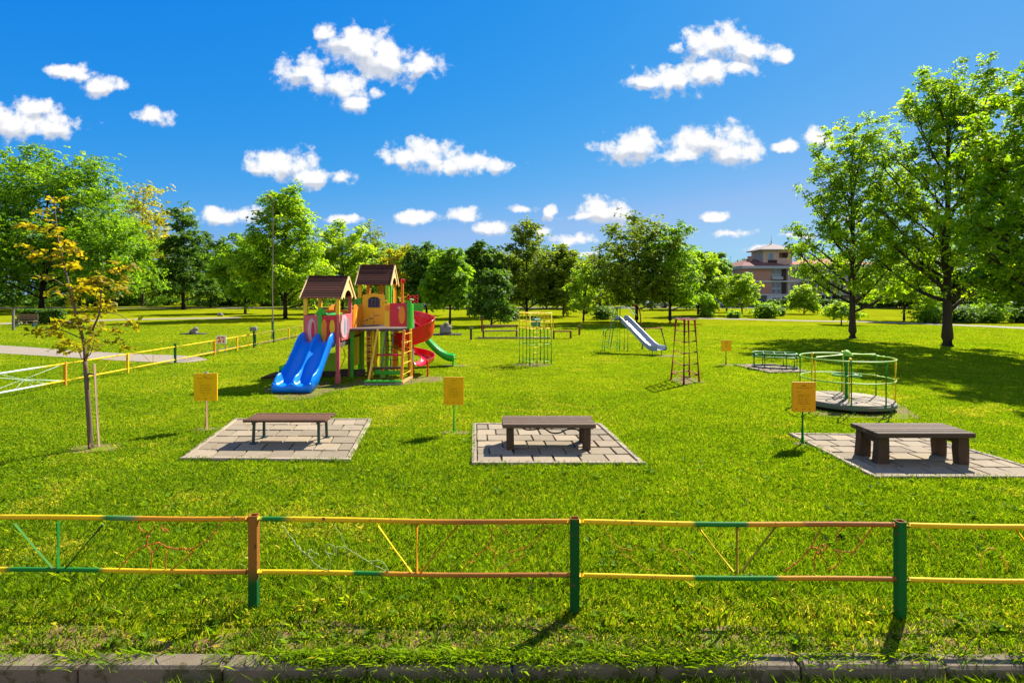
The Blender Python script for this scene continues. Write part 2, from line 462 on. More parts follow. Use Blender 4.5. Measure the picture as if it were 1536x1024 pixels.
# paved pads
slabm = surf('paving_slab', (.275, .218, .142), .85, nscale=7, namt=.16, bstr=.5, bscale=60, vamt=.2, wear=((.14, .11, .07), 5, .62))
jointm = surf('joint_soil', (.10, .085, .05), .95, nscale=9, namt=.4, bstr=.5, wear=((.06, .10, .012), 4, .55))
PADS = {'front_left': [(268, 691), (525, 693), (559, 630), (352, 630)], 'middle': [(707, 698), (969, 698), (901, 637), (708, 637)],
        'front_right': [(1312, 719), (1598, 719), (1383, 654), (1183, 652)], 'far': [(1154, 560), (1216, 558.5), (1162, 547), (1100, 548)]}
PADW = {k: [G(*q) for q in p] for k, p in PADS.items()}
def pad(q, nx, ny, seed):
    r = np.random.default_rng(seed); q = [np.array(p) for p in q]
    def at(u, v):
        w = (1 - u) * (1 - v) * q[0] + u * (1 - v) * q[1] + u * v * q[2] + (1 - u) * v * q[3]
        return float(w[0]), float(w[1])
    ins = .045; Lx = np.linalg.norm(q[1] - q[0]); Ly = np.linalg.norm(q[3] - q[0]); iu, iv = .09 / Lx, .09 / Ly
    tag(poly_obj('paving_bed', [at(0.005, .005), at(.995, .005), at(.995, .995), at(.005, .995)], .010, jointm), kind='structure')
    b = MB()
    vs_ = iv + (1 - 2 * iv) * np.linspace(0, 1, ny + 1)
    for j in range(ny):
        cuts = np.linspace(0, 1, nx + 1); cuts[1:-1] += r.uniform(-.022, .022, nx - 1)
        if j % 2: cuts = np.concatenate([[0], (cuts[:-1] + cuts[1:]) / 2, [1]])
        cuts = iu + (1 - 2 * iu) * cuts
        for i in range(len(cuts) - 1):
            g = .0068; u0, u1, v0, v1 = cuts[i] + g / 1.4, cuts[i + 1] - g / 1.4, vs_[j] + g, vs_[j + 1] - g
            tilt = r.uniform(-.004, .004, 4); z = .034 + r.uniform(-.004, .004)
            jit = lambda a: a + r.uniform(-.003, .003)
            c4 = [at(jit(u0), jit(v0)), at(jit(u1), jit(v0)), at(jit(u1), jit(v1)), at(jit(u0), jit(v1))]
            ctr = (sum(c[0] for c in c4) / 4, sum(c[1] for c in c4) / 4)
            b.cv = float(r.uniform(0, 1)); k_ = .975
            top = [((c[0] - ctr[0]) * k_ + ctr[0], (c[1] - ctr[1]) * k_ + ctr[1], z + tilt[n]) for n, c in enumerate(c4)]
            bot = [(c[0], c[1], z - .012) for c in c4]; low = [(c[0], c[1], .002) for c in c4]
            b.add(top + bot + low, [(0, 1, 2, 3)] + [(4 + n, 4 + (n + 1) % 4, (n + 1) % 4, n) for n in range(4)] + [(8 + n, 8 + (n + 1) % 4, 4 + (n + 1) % 4, 4 + n) for n in range(4)])
    tag(b.build('pavement', slabm), kind='structure')
    e = MB()
    for k in range(4):
        a, c = q[k], q[(k + 1) % 4]; dv = (c - a); ln = np.linalg.norm(dv); dv /= ln; nrm = np.array((-dv[1], dv[0]))
        n = max(1, int(ln / .9)); o0 = .08 if k % 2 else 0
        for i in range(n):
            s0 = o0 + (ln - 2 * o0) * i / n + .004; s1 = o0 + (ln - 2 * o0) * (i + 1) / n - .004
            e.cv = float(r.uniform(0, 1)); z = .03 + r.uniform(-.004, .006)
            pa = a + dv * s0 + nrm * .04; pb = a + dv * s1 + nrm * .04
            e.bar((pa[0], pa[1], z - .04), (pb[0], pb[1], z - .04 + r.uniform(-.003, .003)), .08, .11, .008)
    tag(e.build('kerb', surf('pad_edging', (.34, .27, .185), .85, nscale=6, namt=.22, bstr=.5, vamt=.12, wear=((.2, .17, .11), 7, .6))), kind='structure')
pad(PADW['front_left'], 6, 6, 11); pad(PADW['middle'], 6, 6, 12); pad(PADW['front_right'], 6, 6, 13); pad(PADW['far'], 5, 5, 14)

# grass blades: one object, denser and finer close to the viewer
def tone_field(x, y, s, seed):
    r = np.random.default_rng(seed); out = np.zeros_like(x)
    for k in range(7):
        a = r.uniform(0, 6.28); f = s * (1.35 ** k) ; ph = r.uniform(0, 6.28)
        out += np.sin((x * math.cos(a) + y * math.sin(a)) * f + ph + 1.4 * np.sin((x * math.sin(a) - y * math.cos(a)) * f * .6 + ph * 2)) / (1.15 ** k)
    return out / 4.5
def grass():
    bands = [(KERB_Y1 - .03, 5.2, 5600), (5.2, 6.6, 4200), (6.6, 8.5, 3600), (8.5, 11, 2600), (11, 15, 1500), (15, 21, 760), (21, 30, 330), (30, 46, 120)]
    X, Y = [], []
    for y0, y1, den in bands:
        w = y1 * .93 + 2.2
        n = int(den * (y1 - y0) * 2 * w)
        X.append(rng.uniform(-w, w, n)); Y.append(rng.uniform(y0, y1, n))
    X = np.concatenate(X); Y = np.concatenate(Y)
    keep = np.abs(X) < Y * .93 + 2.0
    for p in PATHS: keep &= ~inside(p, X, Y)
    for k, q in PADW.items():
        c = np.mean(q, 0); s_ = [tuple(c + (np.array(p) - c) * .985) for p in q]
        keep &= ~inside(s_, X, Y)
    for i, s_ in enumerate(SOIL):
        ins = inside(s_, X, Y); c_ = np.mean(s_, 0); e_ = np.ptp(s_, 0) / 2; q_ = np.hypot((X - c_[0]) / e_[0], (Y - c_[1]) / e_[1]) + .30 * tone_field(X, Y, 6, 40 + i)
        keep &= ~(ins & (rng.random(len(X)) < np.clip(1.75 - 1.5 * q_, .12, .93)))
    keep &= ~((X - 7.6) ** 2 + (Y - 13.05) ** 2 < 1.0)
    t1 = tone_field(X, Y, 1.1, 3); t2 = tone_field(X, Y, 4.5, 5)
    bare = (Y < 4.55) & (t2 + .5 * t1 > .12) & (rng.random(len(X)) < .72)          # trodden strip by the kerb
    bare |= (Y < 6.2) & (t2 > .62) & (rng.random(len(X)) < .6)
    keep &= ~bare
    keep &= ~((t2 < -.75) & (rng.random(len(X)) < .4))
    X, Y, t1, t2 = X[keep], Y[keep], t1[keep], t2[keep]; t3 = tone_field(X, Y, 13, 21)
    n = len(X); d = np.hypot(X, Y)
    h = (.034 + .030 * rng.random(n) ** 1.5) * np.clip(1 + .28 * t2 + .2 * t1 + np.where(Y < 6.5, .5, .3) * t3, .3, 2.2) * np.clip(1.1 - .045 * (d - 4.5), .62, 1)
    h *= np.where((Y < 5.4) & (t1 + t2 > .3), 1.5, 1.0)
    w = (.0030 + .0026 * rng.random(n)) * np.clip(d / 7.0, 1, 6)
    th = rng.uniform(0, 2 * np.pi, n); lean = rng.uniform(.2, 1.15, n) * h; la = rng.uniform(0, 2 * np.pi, n)
    base = np.stack([X, Y, np.zeros(n) - .004], 1)
    side = np.stack([np.cos(th), np.sin(th), np.zeros(n)], 1) * w[:, None]
    tip = base + np.stack([np.cos(la) * lean, np.sin(la) * lean, h], 1)
    mid = base * .5 + tip * .5 - np.stack([np.cos(la) * lean * .17, np.sin(la) * lean * .17, -h * .1], 1)
    val = np.clip(.40 - .05 * (Y < 6.5) + .18 * t1 + .15 * t2 + .13 * t3 + .10 * np.clip((d - 6) / 14, 0, 1) + rng.normal(0, 1, n) * np.clip(.21 - .006 * (d - 5), .12, .21), 0, 1)
    dry = np.clip((tone_field(X, Y, .55, 31) * .7 + tone_field(X, Y, 2.6, 33) * .6 - .26) * 2.0, 0, 1); isdry = rng.random(n) < np.maximum(dry * .75, np.where(Y < 4.8, .22 + .25 * np.clip(t1 + t2, 0, 1), 0))
    val = np.where(isdry, np.clip(.86 + rng.normal(0, .06, n), 0, 1), val); tip[:, 2] *= np.where(isdry, .7, 1)
    V = np.stack([base - side, base + side, mid + side * .75, tip, mid - side * .75], 1)
    # coarse weeds / long tufts in front of the kerb, on the gutter's dirt
    k = 15000
    cx = rng.uniform(-6, 6, 620); cy = rng.uniform(3.70, 3.90, 620); ci = rng.integers(0, 620, k)
    ok = (tone_field(cx, cy * 2, 2.1, 9) + .55 * np.exp(-((cx - .3) / 2.0) ** 2))[ci] > .0
    X = (cx[ci] + rng.normal(0, .055, k))[ok]; Y = np.minimum(cy[ci] + rng.normal(0, .035, k), KERB_Y0 - .005)[ok]; k = len(X)
    h = rng.uniform(.04, .16, k); th = rng.uniform(0, 6.28, k); la = rng.uniform(0, 6.28, k); lean = h * rng.uniform(.3, 1.3, k)
    base = np.stack([X, Y, np.full(k, -.135)], 1); side = np.stack([np.cos(th), np.sin(th), 0 * X], 1) * rng.uniform(.003, .007, k)[:, None]
    tip = base + np.stack([np.cos(la) * lean, np.sin(la) * lean, h], 1)
    mid = base * .5 + tip * .5 - np.stack([np.cos(la) * lean * .2, np.sin(la) * lean * .2, -h * .14], 1)
    V2 = np.stack([base - side, base + side, mid + side * .8, tip, mid - side * .8], 1)
    V = np.concatenate([V, V2]); val = np.concatenate([val, np.clip(rng.normal(.45, .18, k), 0, 1)])
    # broad-leaved weeds in rosettes
    m = 420; cx = rng.uniform(-9, 9, m); cy = 4.1 + 6 * rng.random(m) ** 1.5; per = 9; ci = np.repeat(np.arange(m), per); k = m * per
    okm = np.ones(m, bool)
    for q in PADW.values(): okm &= ~inside(q, cx, cy)
    th = rng.uniform(0, 6.28, k); L_ = rng.uniform(.03, .075, k); el = rng.uniform(.15, .8, k); X = cx[ci] + rng.normal(0, .008, k); Y = cy[ci] + rng.normal(0, .008, k)
    dx, dy = np.cos(th), np.sin(th); wd = L_ * rng.uniform(.13, .24, k)
    b0 = np.stack([X, Y, np.full(k, .012)], 1); sd0 = np.stack([-dy, dx, 0 * X], 1) * wd[:, None]
    md = b0 + np.stack([dx * L_ * .6, dy * L_ * .6, L_ * el * .8 + .012], 1); tp = b0 + np.stack([dx * L_ * 1.1, dy * L_ * 1.1, L_ * el * .7 + .01], 1)
    VR = np.stack([b0 - sd0 * .35, b0 + sd0 * .35, md + sd0, tp, md - sd0], 1)[okm[ci]]
    V = np.concatenate([V, VR]); val = np.concatenate([val, np.clip(rng.normal(.30, .10, len(VR)), 0, 1)])
    # tufts that lean over the pads' edges and sprout from their joints
    for q in PADW.values():
        q = [np.array(p) for p in q]; c = np.mean(q, 0)
        for a_, b_ in zip(q, q[1:] + q[:1]):
            k = int(np.linalg.norm(b_ - a_) * 260); tt = rng.random(k); dn = tone_field(a_[0] + tt * 9, a_[1] + tt * 7, 1.9, 61); tt = tt[dn > -.25]; k = len(tt)
            pt_ = a_ + (b_ - a_) * tt[:, None]; o_ = pt_ - c; o_ /= np.linalg.norm(o_, axis=1)[:, None]; pt_ = pt_ + o_ * rng.uniform(-.01, .05, k)[:, None]
            h = rng.uniform(.03, .085, k); th = rng.uniform(0, 6.28, k); ln_ = -o_ * (h * rng.uniform(.2, 1.4, k))[:, None] + rng.normal(0, .015, (k, 2))
            b0 = np.stack([pt_[:, 0], pt_[:, 1], 0 * h], 1); s0 = np.stack([np.cos(th), np.sin(th), 0 * h], 1) * rng.uniform(.003, .006, k)[:, None]
            tp = b0 + np.stack([ln_[:, 0], ln_[:, 1], h], 1); md = b0 * .5 + tp * .5 + np.stack([0 * h, 0 * h, h * .12], 1)
            V = np.concatenate([V, np.stack([b0 - s0, b0 + s0, md + s0 * .8, tp, md - s0 * .8], 1)]); val = np.concatenate([val, np.clip(rng.normal(.42, .18, k), 0, 1)])
    # tufts that creep over the kerb
    k = 8000; cx = np.concatenate([rng.uniform(-6, 6, 70), rng.uniform(-1.5, 1.4, 90)]); ci = rng.integers(0, 160, k)
    X = cx[ci] + rng.normal(0, .09, k); Y = KERB_Y1 - np.abs(rng.normal(0, .075, k)); h = rng.uniform(.03, .1, k)
    th = rng.uniform(0, 6.28, k); la = rng.normal(-1.57, .9, k); lean = h * rng.uniform(.5, 1.8, k)
    base = np.stack([X, Y, np.full(k, .03)], 1); side = np.stack([np.cos(th), np.sin(th), 0 * X], 1) * rng.uniform(.002, .005, k)[:, None]
    tip = base + np.stack([np.cos(la) * lean, np.sin(la) * lean, h * .8], 1)
    mid = base * .5 + tip * .5 + np.stack([0 * X, 0 * X, h * .16], 1)
    V = np.concatenate([V, np.stack([base - side, base + side, mid + side * .8, tip, mid - side * .8], 1)])
    val = np.concatenate([val, np.clip(rng.normal(.45, .2, k), 0, 1)])
    gm = leafy('grass_blade', [(0, (.022, .055, .003)), (.3, (.085, .165, .003)), (.55, (.160, .25, .004)), (.78, (.235, .305, .006)), (.9, (.37, .31, .035)), (1, (.45, .37, .10))], trans=.46, rough=.6, tint=1.6, spec=.10, gain=1.15)
    o = quads('grass', V, 5, gm, None, val)
    tag(o, 'short mown grass growing over the whole lawn', None, kind='stuff')
    print('blades', len(val))
tag(poly_obj('bare_soil', [(-14, KERB_Y1 - .002), (14, KERB_Y1 - .002)] + [(14 - .35 * i, 4.42 + .12 * math.sin(i * 1.3) + .09 * math.sin(i * .47 + 1)) for i in range(81)], .0035, surf('verge_soil', (.19, .12, .045), .95, nscale=4, namt=.45, bstr=.9, bscale=50, wear=((.12, .16, .012), 5, .5))), kind='structure')
if not globals().get('NO_GRASS'): grass()
# ------------------------------------------------------------------ low tube fence in front
YEL, ORG, GRN, RUST, MINT, DGRN = lin(236, 192, 28), lin(208, 144, 36), lin(40, 122, 44), lin(164, 104, 44), lin(110, 140, 90), lin(18, 84, 30)
tubem = surf('fence_paint', None, .65, spec=.15, nscale=30, namt=.18, bstr=.25, bscale=120, attr='Col', wear=((.13, .055, .025), 18, .60))
def FY(X): return 4.628 - .0235 * X
def fpt(px, py):                                     # pixel on the fence's plane
    Y = 4.63
    for _ in range(4): Y = FY((px - CX) * Y / F)
    x, z = XZ(px, py, Y); return (x, Y, z)
TOPC = [(-700, YEL), (-460, YEL), (-455, GRN), (-300, GRN), (-290, YEL), (152, YEL), (158, GRN), (198, MINT), (212, ORG), (378, ORG), (383, YEL), (395, GRN), (425, GRN), (440, YEL), (560, mul(YEL, .9)), (640, ORG), (700, RUST), (852, ORG), (866, YEL), (1036, YEL), (1041, GRN), (1118, GRN), (1124, ORG), (1200, ORG), (1210, RUST), (1345, RUST), (1352, GRN), (1366, YEL), (1800, YEL), (2300, ORG)]
BOTC = [(-700, ORG), (-300, ORG), (-290, GRN), (-100, GRN), (8, YEL), (14, GRN), (150, GRN), (160, YEL), (240, mul(YEL, .85)), (300, ORG), (378, RUST), (384, YEL), (526, YEL), (532, GRN), (572, GRN), (578, ORG), (700, RUST), (852, RUST), (866, YEL), (1036, YEL), (1041, GRN), (1150, GRN), (1160, GRN), (1175, ORG), (1345, RUST), (1352, GRN), (1370, YEL), (1800, YEL), (2300, GRN)]
def colour_at(tab, px):
    for (a, ca), (b, cb_) in zip(tab, tab[1:]):
        if a <= px <= b:
            t = (px - a) / max(b - a, 1e-6); return tuple(ca[i] * (1 - t) + cb_[i] * t for i in range(3))
    return tab[-1][1]
fence = thing('tube_fence', 'low yellow, orange and green tube fence with wire vines in front of the lawn', 'fence', (0, 4.63, 0))
def rel(p, o): return tuple(p[i] - o[i] for i in range(3))
FO = (0, 4.63, 0)
POSTS = [(-590, lin(196, 150, 40)), (-108, lin(26, 100, 36)), (381, lin(150, 98, 36)), (862, DGRN), (1350, lin(24, 104, 36)), (1838, DGRN), (2330, DGRN)]
def post_xy(px):
    p = fpt(px, 800); return p[0], p[1]
for px, c in POSTS:
    x, y = post_xy(px); b = MB(); b.cc = c
    low = DGRN if px == 381 else c
    hw = .036
    secs = [(-.05, low), (.22, low), (.36, c), (.775, c)]
    rows = []; cols = []
    ch = .008
    oct_ = [(-hw + ch, -hw), (hw - ch, -hw), (hw, -hw + ch), (hw, hw - ch), (hw - ch, hw), (-hw + ch, hw), (-hw, hw - ch), (-hw, -hw + ch)]
    n0 = len(b.v)
    for z, cc in secs:
        b.cc = cc
        b.v += [(x + u_, y - FO[1] + v_, z) for u_, v_ in oct_]; b.val += [.5] * 8; b.col += [cc] * 8
    for i in range(3):
        for j in range(8): b.f.append((n0 + i * 8 + j, n0 + i * 8 + (j + 1) % 8, n0 + i * 8 + 8 + (j + 1) % 8, n0 + i * 8 + 8 + j))
    # open tube end: rim and a sunken plug
    b.cc = c
    inn = [(u_ * .82, v_ * .82) for u_, v_ in oct_]
    m0 = len(b.v); b.v += [(x + u_, y - FO[1] + v_, .775) for u_, v_ in inn] + [(x + u_, y - FO[1] + v_, .755) for u_, v_ in inn]; b.val += [.5] * 16; b.col += [RUST] * 16
    t0 = n0 + 24
    for j in range(8):
        b.f.append((t0 + j, t0 + (j + 1) % 8, m0 + (j + 1) % 8, m0 + j)); b.f.append((m0 + j, m0 + (j + 1) % 8, m0 + 8 + (j + 1) % 8, m0 + 8 + j))
    b.f.append(tuple(m0 + 8 + j for j in range(8)))
    b.build('post', tubem, fence)
for (pa, _), (pb, _) in zip(POSTS, POSTS[1:]):
    xa, xb = post_xy(pa)[0] + .037, post_xy(pb)[0] - .037
    for tab, z, r_, nm, sag in ((TOPC, .742, .020, 'top_rail', .006), (BOTC, .305, .0185, 'bottom_rail', .004)):
        pts, cols = [], []
        n = 70
        for i in range(n + 1):
            X_ = xa + (xb - xa) * i / n; Yf = FY(X_); pts.append((X_, Yf - FO[1], z - sag * math.sin(math.pi * i / n) + .004 * math.sin(X_ * 3)))
            cols.append(colour_at(tab, X_ / Yf * F + CX))
        b = MB(); b.tube(pts, r_, 12, cols=cols)
        for s_ in (xa + .012, xb - .012):                     # welded collars
            b.cc = colour_at(tab, s_ / FY(s_) * F + CX); b.tube([(s_ - .012, FY(s_) - FO[1], z), (s_ + .012, FY(s_) - FO[1], z)], r_ + .005, 12)
        b.build(nm, tubem, fence, smooth=True)
def zp(ox, pts): return [(ox + a * .33854, 740 + b * .33854) for a, b in pts]
BARS = [(0, [(65, 135), (245, 345)], lin(52, 112, 22), .011), (0, [(258, 128), (258, 350)], GRN, .015), (0, [(457, 135), (277, 345)], lin(70, 110, 45), .010),
        (500, [(195, 138), (345, 346)], YEL, .009), (500, [(370, 132), (370, 350)], ORG, .013), (500, [(552, 138), (390, 346)], ORG, .009),
        (1016, [(85, 138), (247, 344)], lin(205, 175, 50), .010), (1016, [(265, 132), (265, 350)], lin(160, 140, 40), .013), (1016, [(442, 138), (285, 344)], lin(165, 150, 45), .010),
        (1016, [(1490, 145), (1640, 348)], YEL, .010), (1016, [(1690, 140), (1690, 352)], YEL, .013), (1016, [(1880, 145), (1720, 348)], YEL, .010),
        (-488, [(330, 135), (490, 345)], ORG, .010), (-488, [(508, 130), (508, 350)], GRN, .013), (-488, [(690, 135), (530, 345)], ORG, .010)]
for ox, pts, c, r_ in BARS:
    b = MB(); b.cc = c; b.tube([rel(fpt(*q), FO) for q in zp(ox, pts)], r_, 8); b.build('strut', tubem, fence, smooth=True)
VINES = {
 'a': (0, lin(190, 108, 38), .0048, [[(522, 342), (555, 300), (590, 260), (645, 230), (655, 190), (688, 138)], [(645, 230), (672, 262), (665, 342)], [(645, 230), (700, 218), (745, 238), (800, 246), (850, 243), (915, 208), (950, 170), (982, 135)],
      [(738, 248), (738, 340), (805, 303), (850, 262), (852, 243)], [(672, 262), (700, 240), (712, 216)], [(612, 135), (622, 160), (645, 170)], [(715, 138), (718, 155), (745, 170), (730, 150)], [(790, 246), (815, 240), (838, 268)]]),
 'b': (0, lin(150, 170, 96), .0040, [[(1250, 138), (1300, 210), (1342, 258), (1372, 286), (1410, 322), (1460, 342)], [(1300, 210), (1322, 235), (1345, 262), (1372, 258)], [(1395, 262), (1375, 248), (1362, 268), (1385, 285), (1405, 268), (1395, 262)],
      [(1460, 342), (1462, 290), (1440, 250), (1455, 225), (1480, 235), (1476, 268), (1450, 262)], [(1480, 138), (1505, 175), (1536, 238), (1570, 262), (1630, 300), (1660, 318), (1722, 346)], [(1490, 235), (1536, 238)], [(1490, 240), (1490, 280)], [(1630, 300), (1690, 300), (1722, 346)], [(1536, 238), (1540, 280)]]),
 'c': (500, lin(196, 128, 36), .0040, [[(568, 344), (605, 300), (640, 268), (688, 236), (700, 190), (706, 140)], [(718, 262), (720, 342)], [(688, 236), (718, 262)], [(728, 338), (800, 300), (848, 268), (846, 240), (890, 214), (948, 138)], [(846, 240), (795, 256), (770, 262)], [(795, 256), (790, 300)], [(605, 300), (630, 300)], [(720, 140), (745, 150), (770, 178)]]),
 'd': (500, lin(206, 160, 40), .0040, [[(1195, 138), (1240, 214), (1275, 240), (1322, 250), (1318, 285), (1380, 330), (1418, 338)], [(1275, 240), (1288, 270), (1318, 285)], [(1322, 250), (1352, 225)], [(1440, 140), (1465, 228), (1500, 255), (1536, 300), (1575, 345)], [(1440, 262), (1440, 340)], [(1465, 228), (1440, 262)], [(1500, 255), (1545, 250), (1590, 290), (1640, 342)]]),
 'e': (1016, lin(196, 108, 38), .0048, [[(475, 342), (525, 308), (590, 238), (642, 140)], [(590, 238), (620, 240), (645, 250), (665, 235), (650, 225), (630, 235)], [(608, 346), (608, 285), (625, 260), (676, 336)], [(672, 340), (712, 312), (722, 275), (700, 250), (770, 258), (815, 216), (870, 140)],
      [(742, 140), (705, 182), (708, 212)], [(600, 140), (612, 160)], [(770, 258), (775, 285)], [(815, 216), (800, 190)]]),
 'f': (1016, lin(240, 186, 50), .0035, [[(1350, 346), (1346, 272), (1395, 240), (1440, 282), (1462, 346)], [(1120, 190), (1130, 215), (1165, 250)], [(1346, 272), (1325, 268)], [(1440, 282), (1470, 325)], [(1340, 180), (1365, 195)], [(1100, 138), (1120, 190)]])}
for k, (ox, c, r_, lines) in VINES.items():
    b = MB(); b.cc = c
    for ln in lines:
        pts = smooth2([rel(fpt(*q), FO) for q in zp(ox, ln)], 5)
        b.tube([(p_[0], p_[1] + .004 * math.sin(i * 1.7), p_[2]) for i, p_ in enumerate(pts)], r_, 6)
    for ln in lines[:3]:                                      # small welded knots
        for q in ln[1:-1]:
            c0 = Vector(rel(fpt(*zp(ox, [q])[0]), FO)); b.tube([c0 - Vector((.009, 0, .004)), c0 + Vector((.009, 0, .004))], r_ * 1.7, 6)
    b.build('wire_vine', tubem, fence, smooth=True)

# ------------------------------------------------------------------ low yellow fence on the left, running away
lf = thing('tube_fence', 'long low yellow tube fence running away beside the path on the left', 'fence', (-12.7, 16, 0))
LO = Vector((-12.7, 16, 0))
def LX(y): return -12.75 + .25 * math.sin((y - 12) / 7)
ysl = [11.0, 13.4, 16.0, 18.5, 21.05, 23.8, 25.8, 27.7, 30.0, 32.2, 34.5]
WHT = lin(205, 222, 205)
for i, y in enumerate(ysl):
    b = MB(); b.cc = (ORG if i in (2, 5) else DGRN if i in (4, 7, 8) else YEL)
    b.bar(Vector((LX(y), y, -.05)) - LO, Vector((LX(y), y, .66 if i != 4 else .74)) - LO, .07, .07, .008); b.build('post', tubem, lf)
for ya, yb in zip(ysl, ysl[1:]):
    c = WHT if yb < 15 else YEL
    for z, nm in ((.62, 'top_rail'), (.14, 'bottom_rail')):
        b = MB(); pts = [Vector((LX(ya + (yb - ya) * t), ya + (yb - ya) * t, z)) - LO for t in np.linspace(0.01, .99, 6)]
        b.tube(pts, .024, 8, cols=[(WHT if (p_.y + LO.y) < 15.2 else YEL if (p_.y + LO.y) < 28 else lin(150, 130, 50)) for p_ in pts]); b.build(nm, tubem, lf, smooth=True)
    b = MB(); r = random.Random(int(ya * 10)); b.cc = WHT if yb < 16.2 else mul(YEL, .7)
    P3 = lambda t, z: Vector((LX(ya + (yb - ya) * t), ya + (yb - ya) * t, z)) - LO
    if yb < 16.2:                                             # sunburst of rods
        for t in (.08, .25, .4, .6, .75, .92): b.tube([P3(.5, .36), P3(t, .6 if r.random() < .5 else .16)], .007, 5)
        b.tube([P3(.05, .16), P3(.95, .6)], .009, 5); b.tube([P3(.05, .6), P3(.95, .16)], .009, 5)
    else:
        b.tube([P3(.5, .15), P3(.5, .61)], .012, 6); b.tube([P3(.25, .6), P3(.48, .16)], .008, 5); b.tube([P3(.75, .6), P3(.52, .16)], .008, 5)
        for t in (.1, .9): b.tube([P3(t, .16), P3(t + .06, .3), P3(t - .03, .42), P3(t + .05, .6)], .006, 5)
    b.build('strut', tubem, lf)
# painted notice board wired to that fence
nb = thing('notice_board', 'small white and orange notice board hung on the low yellow fence', 'sign', (*G(332, 531), 0))
b = MB(); b.box((0, 0, .62), (.42, .03, .34), None, .004); b.build('board', surf('board_white', (.7, .66, .6), .6), nb)
b = MB()
for (u_, w_, wd, hh) in ((-.1, .70, .1, .1), (.05, .72, .12, .07), (-.08, .55, .13, .09), (.1, .56, .07, .13), (.13, .68, .05, .06), (-.17, .62, .04, .1)):
    b.box((u_, -.0185, w_), (wd, .005, hh))
b.build('marking', surf('board_orange', lin(214, 96, 30), .6), nb)
for s_ in (-.15, .15):
    b = MB(); b.tube([(s_, .03, -.03), (s_, .03, .6)], .015, 6); b.build('leg', surf('grey_metal', (.3, .3, .29), .5, .6), nb)

# ------------------------------------------------------------------ benches
brown = surf('bench_boards', (.135, .066, .036), .65, spec=.12, nscale=10, namt=.4, bstr=.4, bscale=50, stretch=(1, 12, 12), vamt=.25, wear=((.22, .15, .10), 9, .63))
dark_wood = surf('dark_timber', (.105, .068, .042), .7, spec=.12, nscale=10, namt=.45, bstr=.5, bscale=45, stretch=(1, 10, 10), vamt=.3, wear=((.20, .155, .115), 8, .62))
log_wood = surf('leg_timber', (.085, .052, .030), .8, nscale=9, namt=.45, bstr=.5, bscale=40, stretch=(8, 8, 1), wear=((.17, .12, .08), 9, .62))
dmetal = surf('dark_green_metal', (.022, .05, .04), .45, .2, nscale=20, namt=.3, bstr=.2)
def seat_mesh(x0, x1, y0, y1, z, n, th, gap, seed):
    r = random.Random(seed); b = MB(); w = (y1 - y0 - gap * (n - 1)) / n
    for i in range(n):
        b.cv = r.random(); yc = y0 + w / 2 + i * (w + gap)
        b.box(((x0 + x1) / 2 + r.uniform(-.008, .008), yc, z - th / 2 + r.uniform(-.003, .003)), (x1 - x0 + r.uniform(-.015, .015), w, th), Matrix.Rotation(r.uniform(-.003, .003), 3, 'Z'), .006)
    return b
bl = thing('park_bench', 'backless brown slatted bench on thin dark green metal legs', 'bench', (-3.86, 9.88, .03))
seat_mesh(-.71, .70, -.29, .29, .425, 5, .04, .014, 1).build('seat', brown, bl)
for sx in (-.56, .56):
    for sy in (-.2, .22):
        b = MB(); b.bar((sx, sy, 0), (sx * .985, sy * .93, .345), .042, .042, .006); b.box((sx, sy, .006), (.11, .09, .012)); b.build('leg', dmetal, bl)
for sx in (-.55, .55):
    b = MB(); b.box((sx, 0.01, .362), (.045, .5, .034), None, .004); b.build('cross_rail', dmetal, bl)
bm_ = thing('park_bench', 'dark timber bench on four square posts with a wavy rod under the seat', 'bench', (.6, 9.58, .03))
seat_mesh(-.77, .77, -.33, .33, .435, 4, .065, .008, 2).build('seat', dark_wood, bm_)
for sx in (-.63, .63):
    for sy in (-.23, .24):
        b = MB(); b.box((sx, sy, .18), (.125, .13, .37), Matrix.Rotation(.02 * sx, 3, 'Y'), .014); b.build('leg', log_wood, bm_)
b = MB(); b.tube(smooth2([(-.56, .0, .31), (-.46, .0, .32), (-.36, 0, .27), (-.2, .0, .275), (-.08, 0, .30), (.06, 0, .22), (.2, 0, .215), (.34, 0, .275), (.5, 0, .27), (.58, 0, .20)], 6), .013, 6); b.build('wavy_rod', surf('rod_rust', (.05, .03, .02), .7), bm_, smooth=True)
b = MB(); b.box((0, .02, .352), (1.12, .07, .024)); b.build('stretcher', surf('old_yellow', lin(150, 120, 20), .6), bm_)
br_ = thing('park_bench', 'heavy dark timber bench with splayed board legs near the roundabout', 'bench', (6.19, 8.79, .03))
seat_mesh(-.73, .73, -.34, .34, .485, 5, .07, .009, 3).build('seat', dark_wood, br_)
for sx in (-.60, .60):
    for sy in (-.21, .23):
        b = MB(); s_ = .085
        prof = [(sx - s_ - (.02 if sx < 0 else -.02), 0), (sx + s_ * .95, 0), (sx + s_, .2), (sx + s_ * .92, .41), (sx - s_ * .88, .41), (sx - s_, .22)]
        b.prism(prof, lambda u_, v_, w_, sy=sy: (u_, sy - .065 + w_, v_), .13); b.build('leg', log_wood, br_)
    b = MB(); b.box((sx, .01, .352), (.07, .36, .12), None, .008); b.build('cross_rail', log_wood, br_)
b = MB(); b.box((.0, .06, .385), (1.06, .06, .05), None, .006); b.build('stretcher', log_wood, br_)

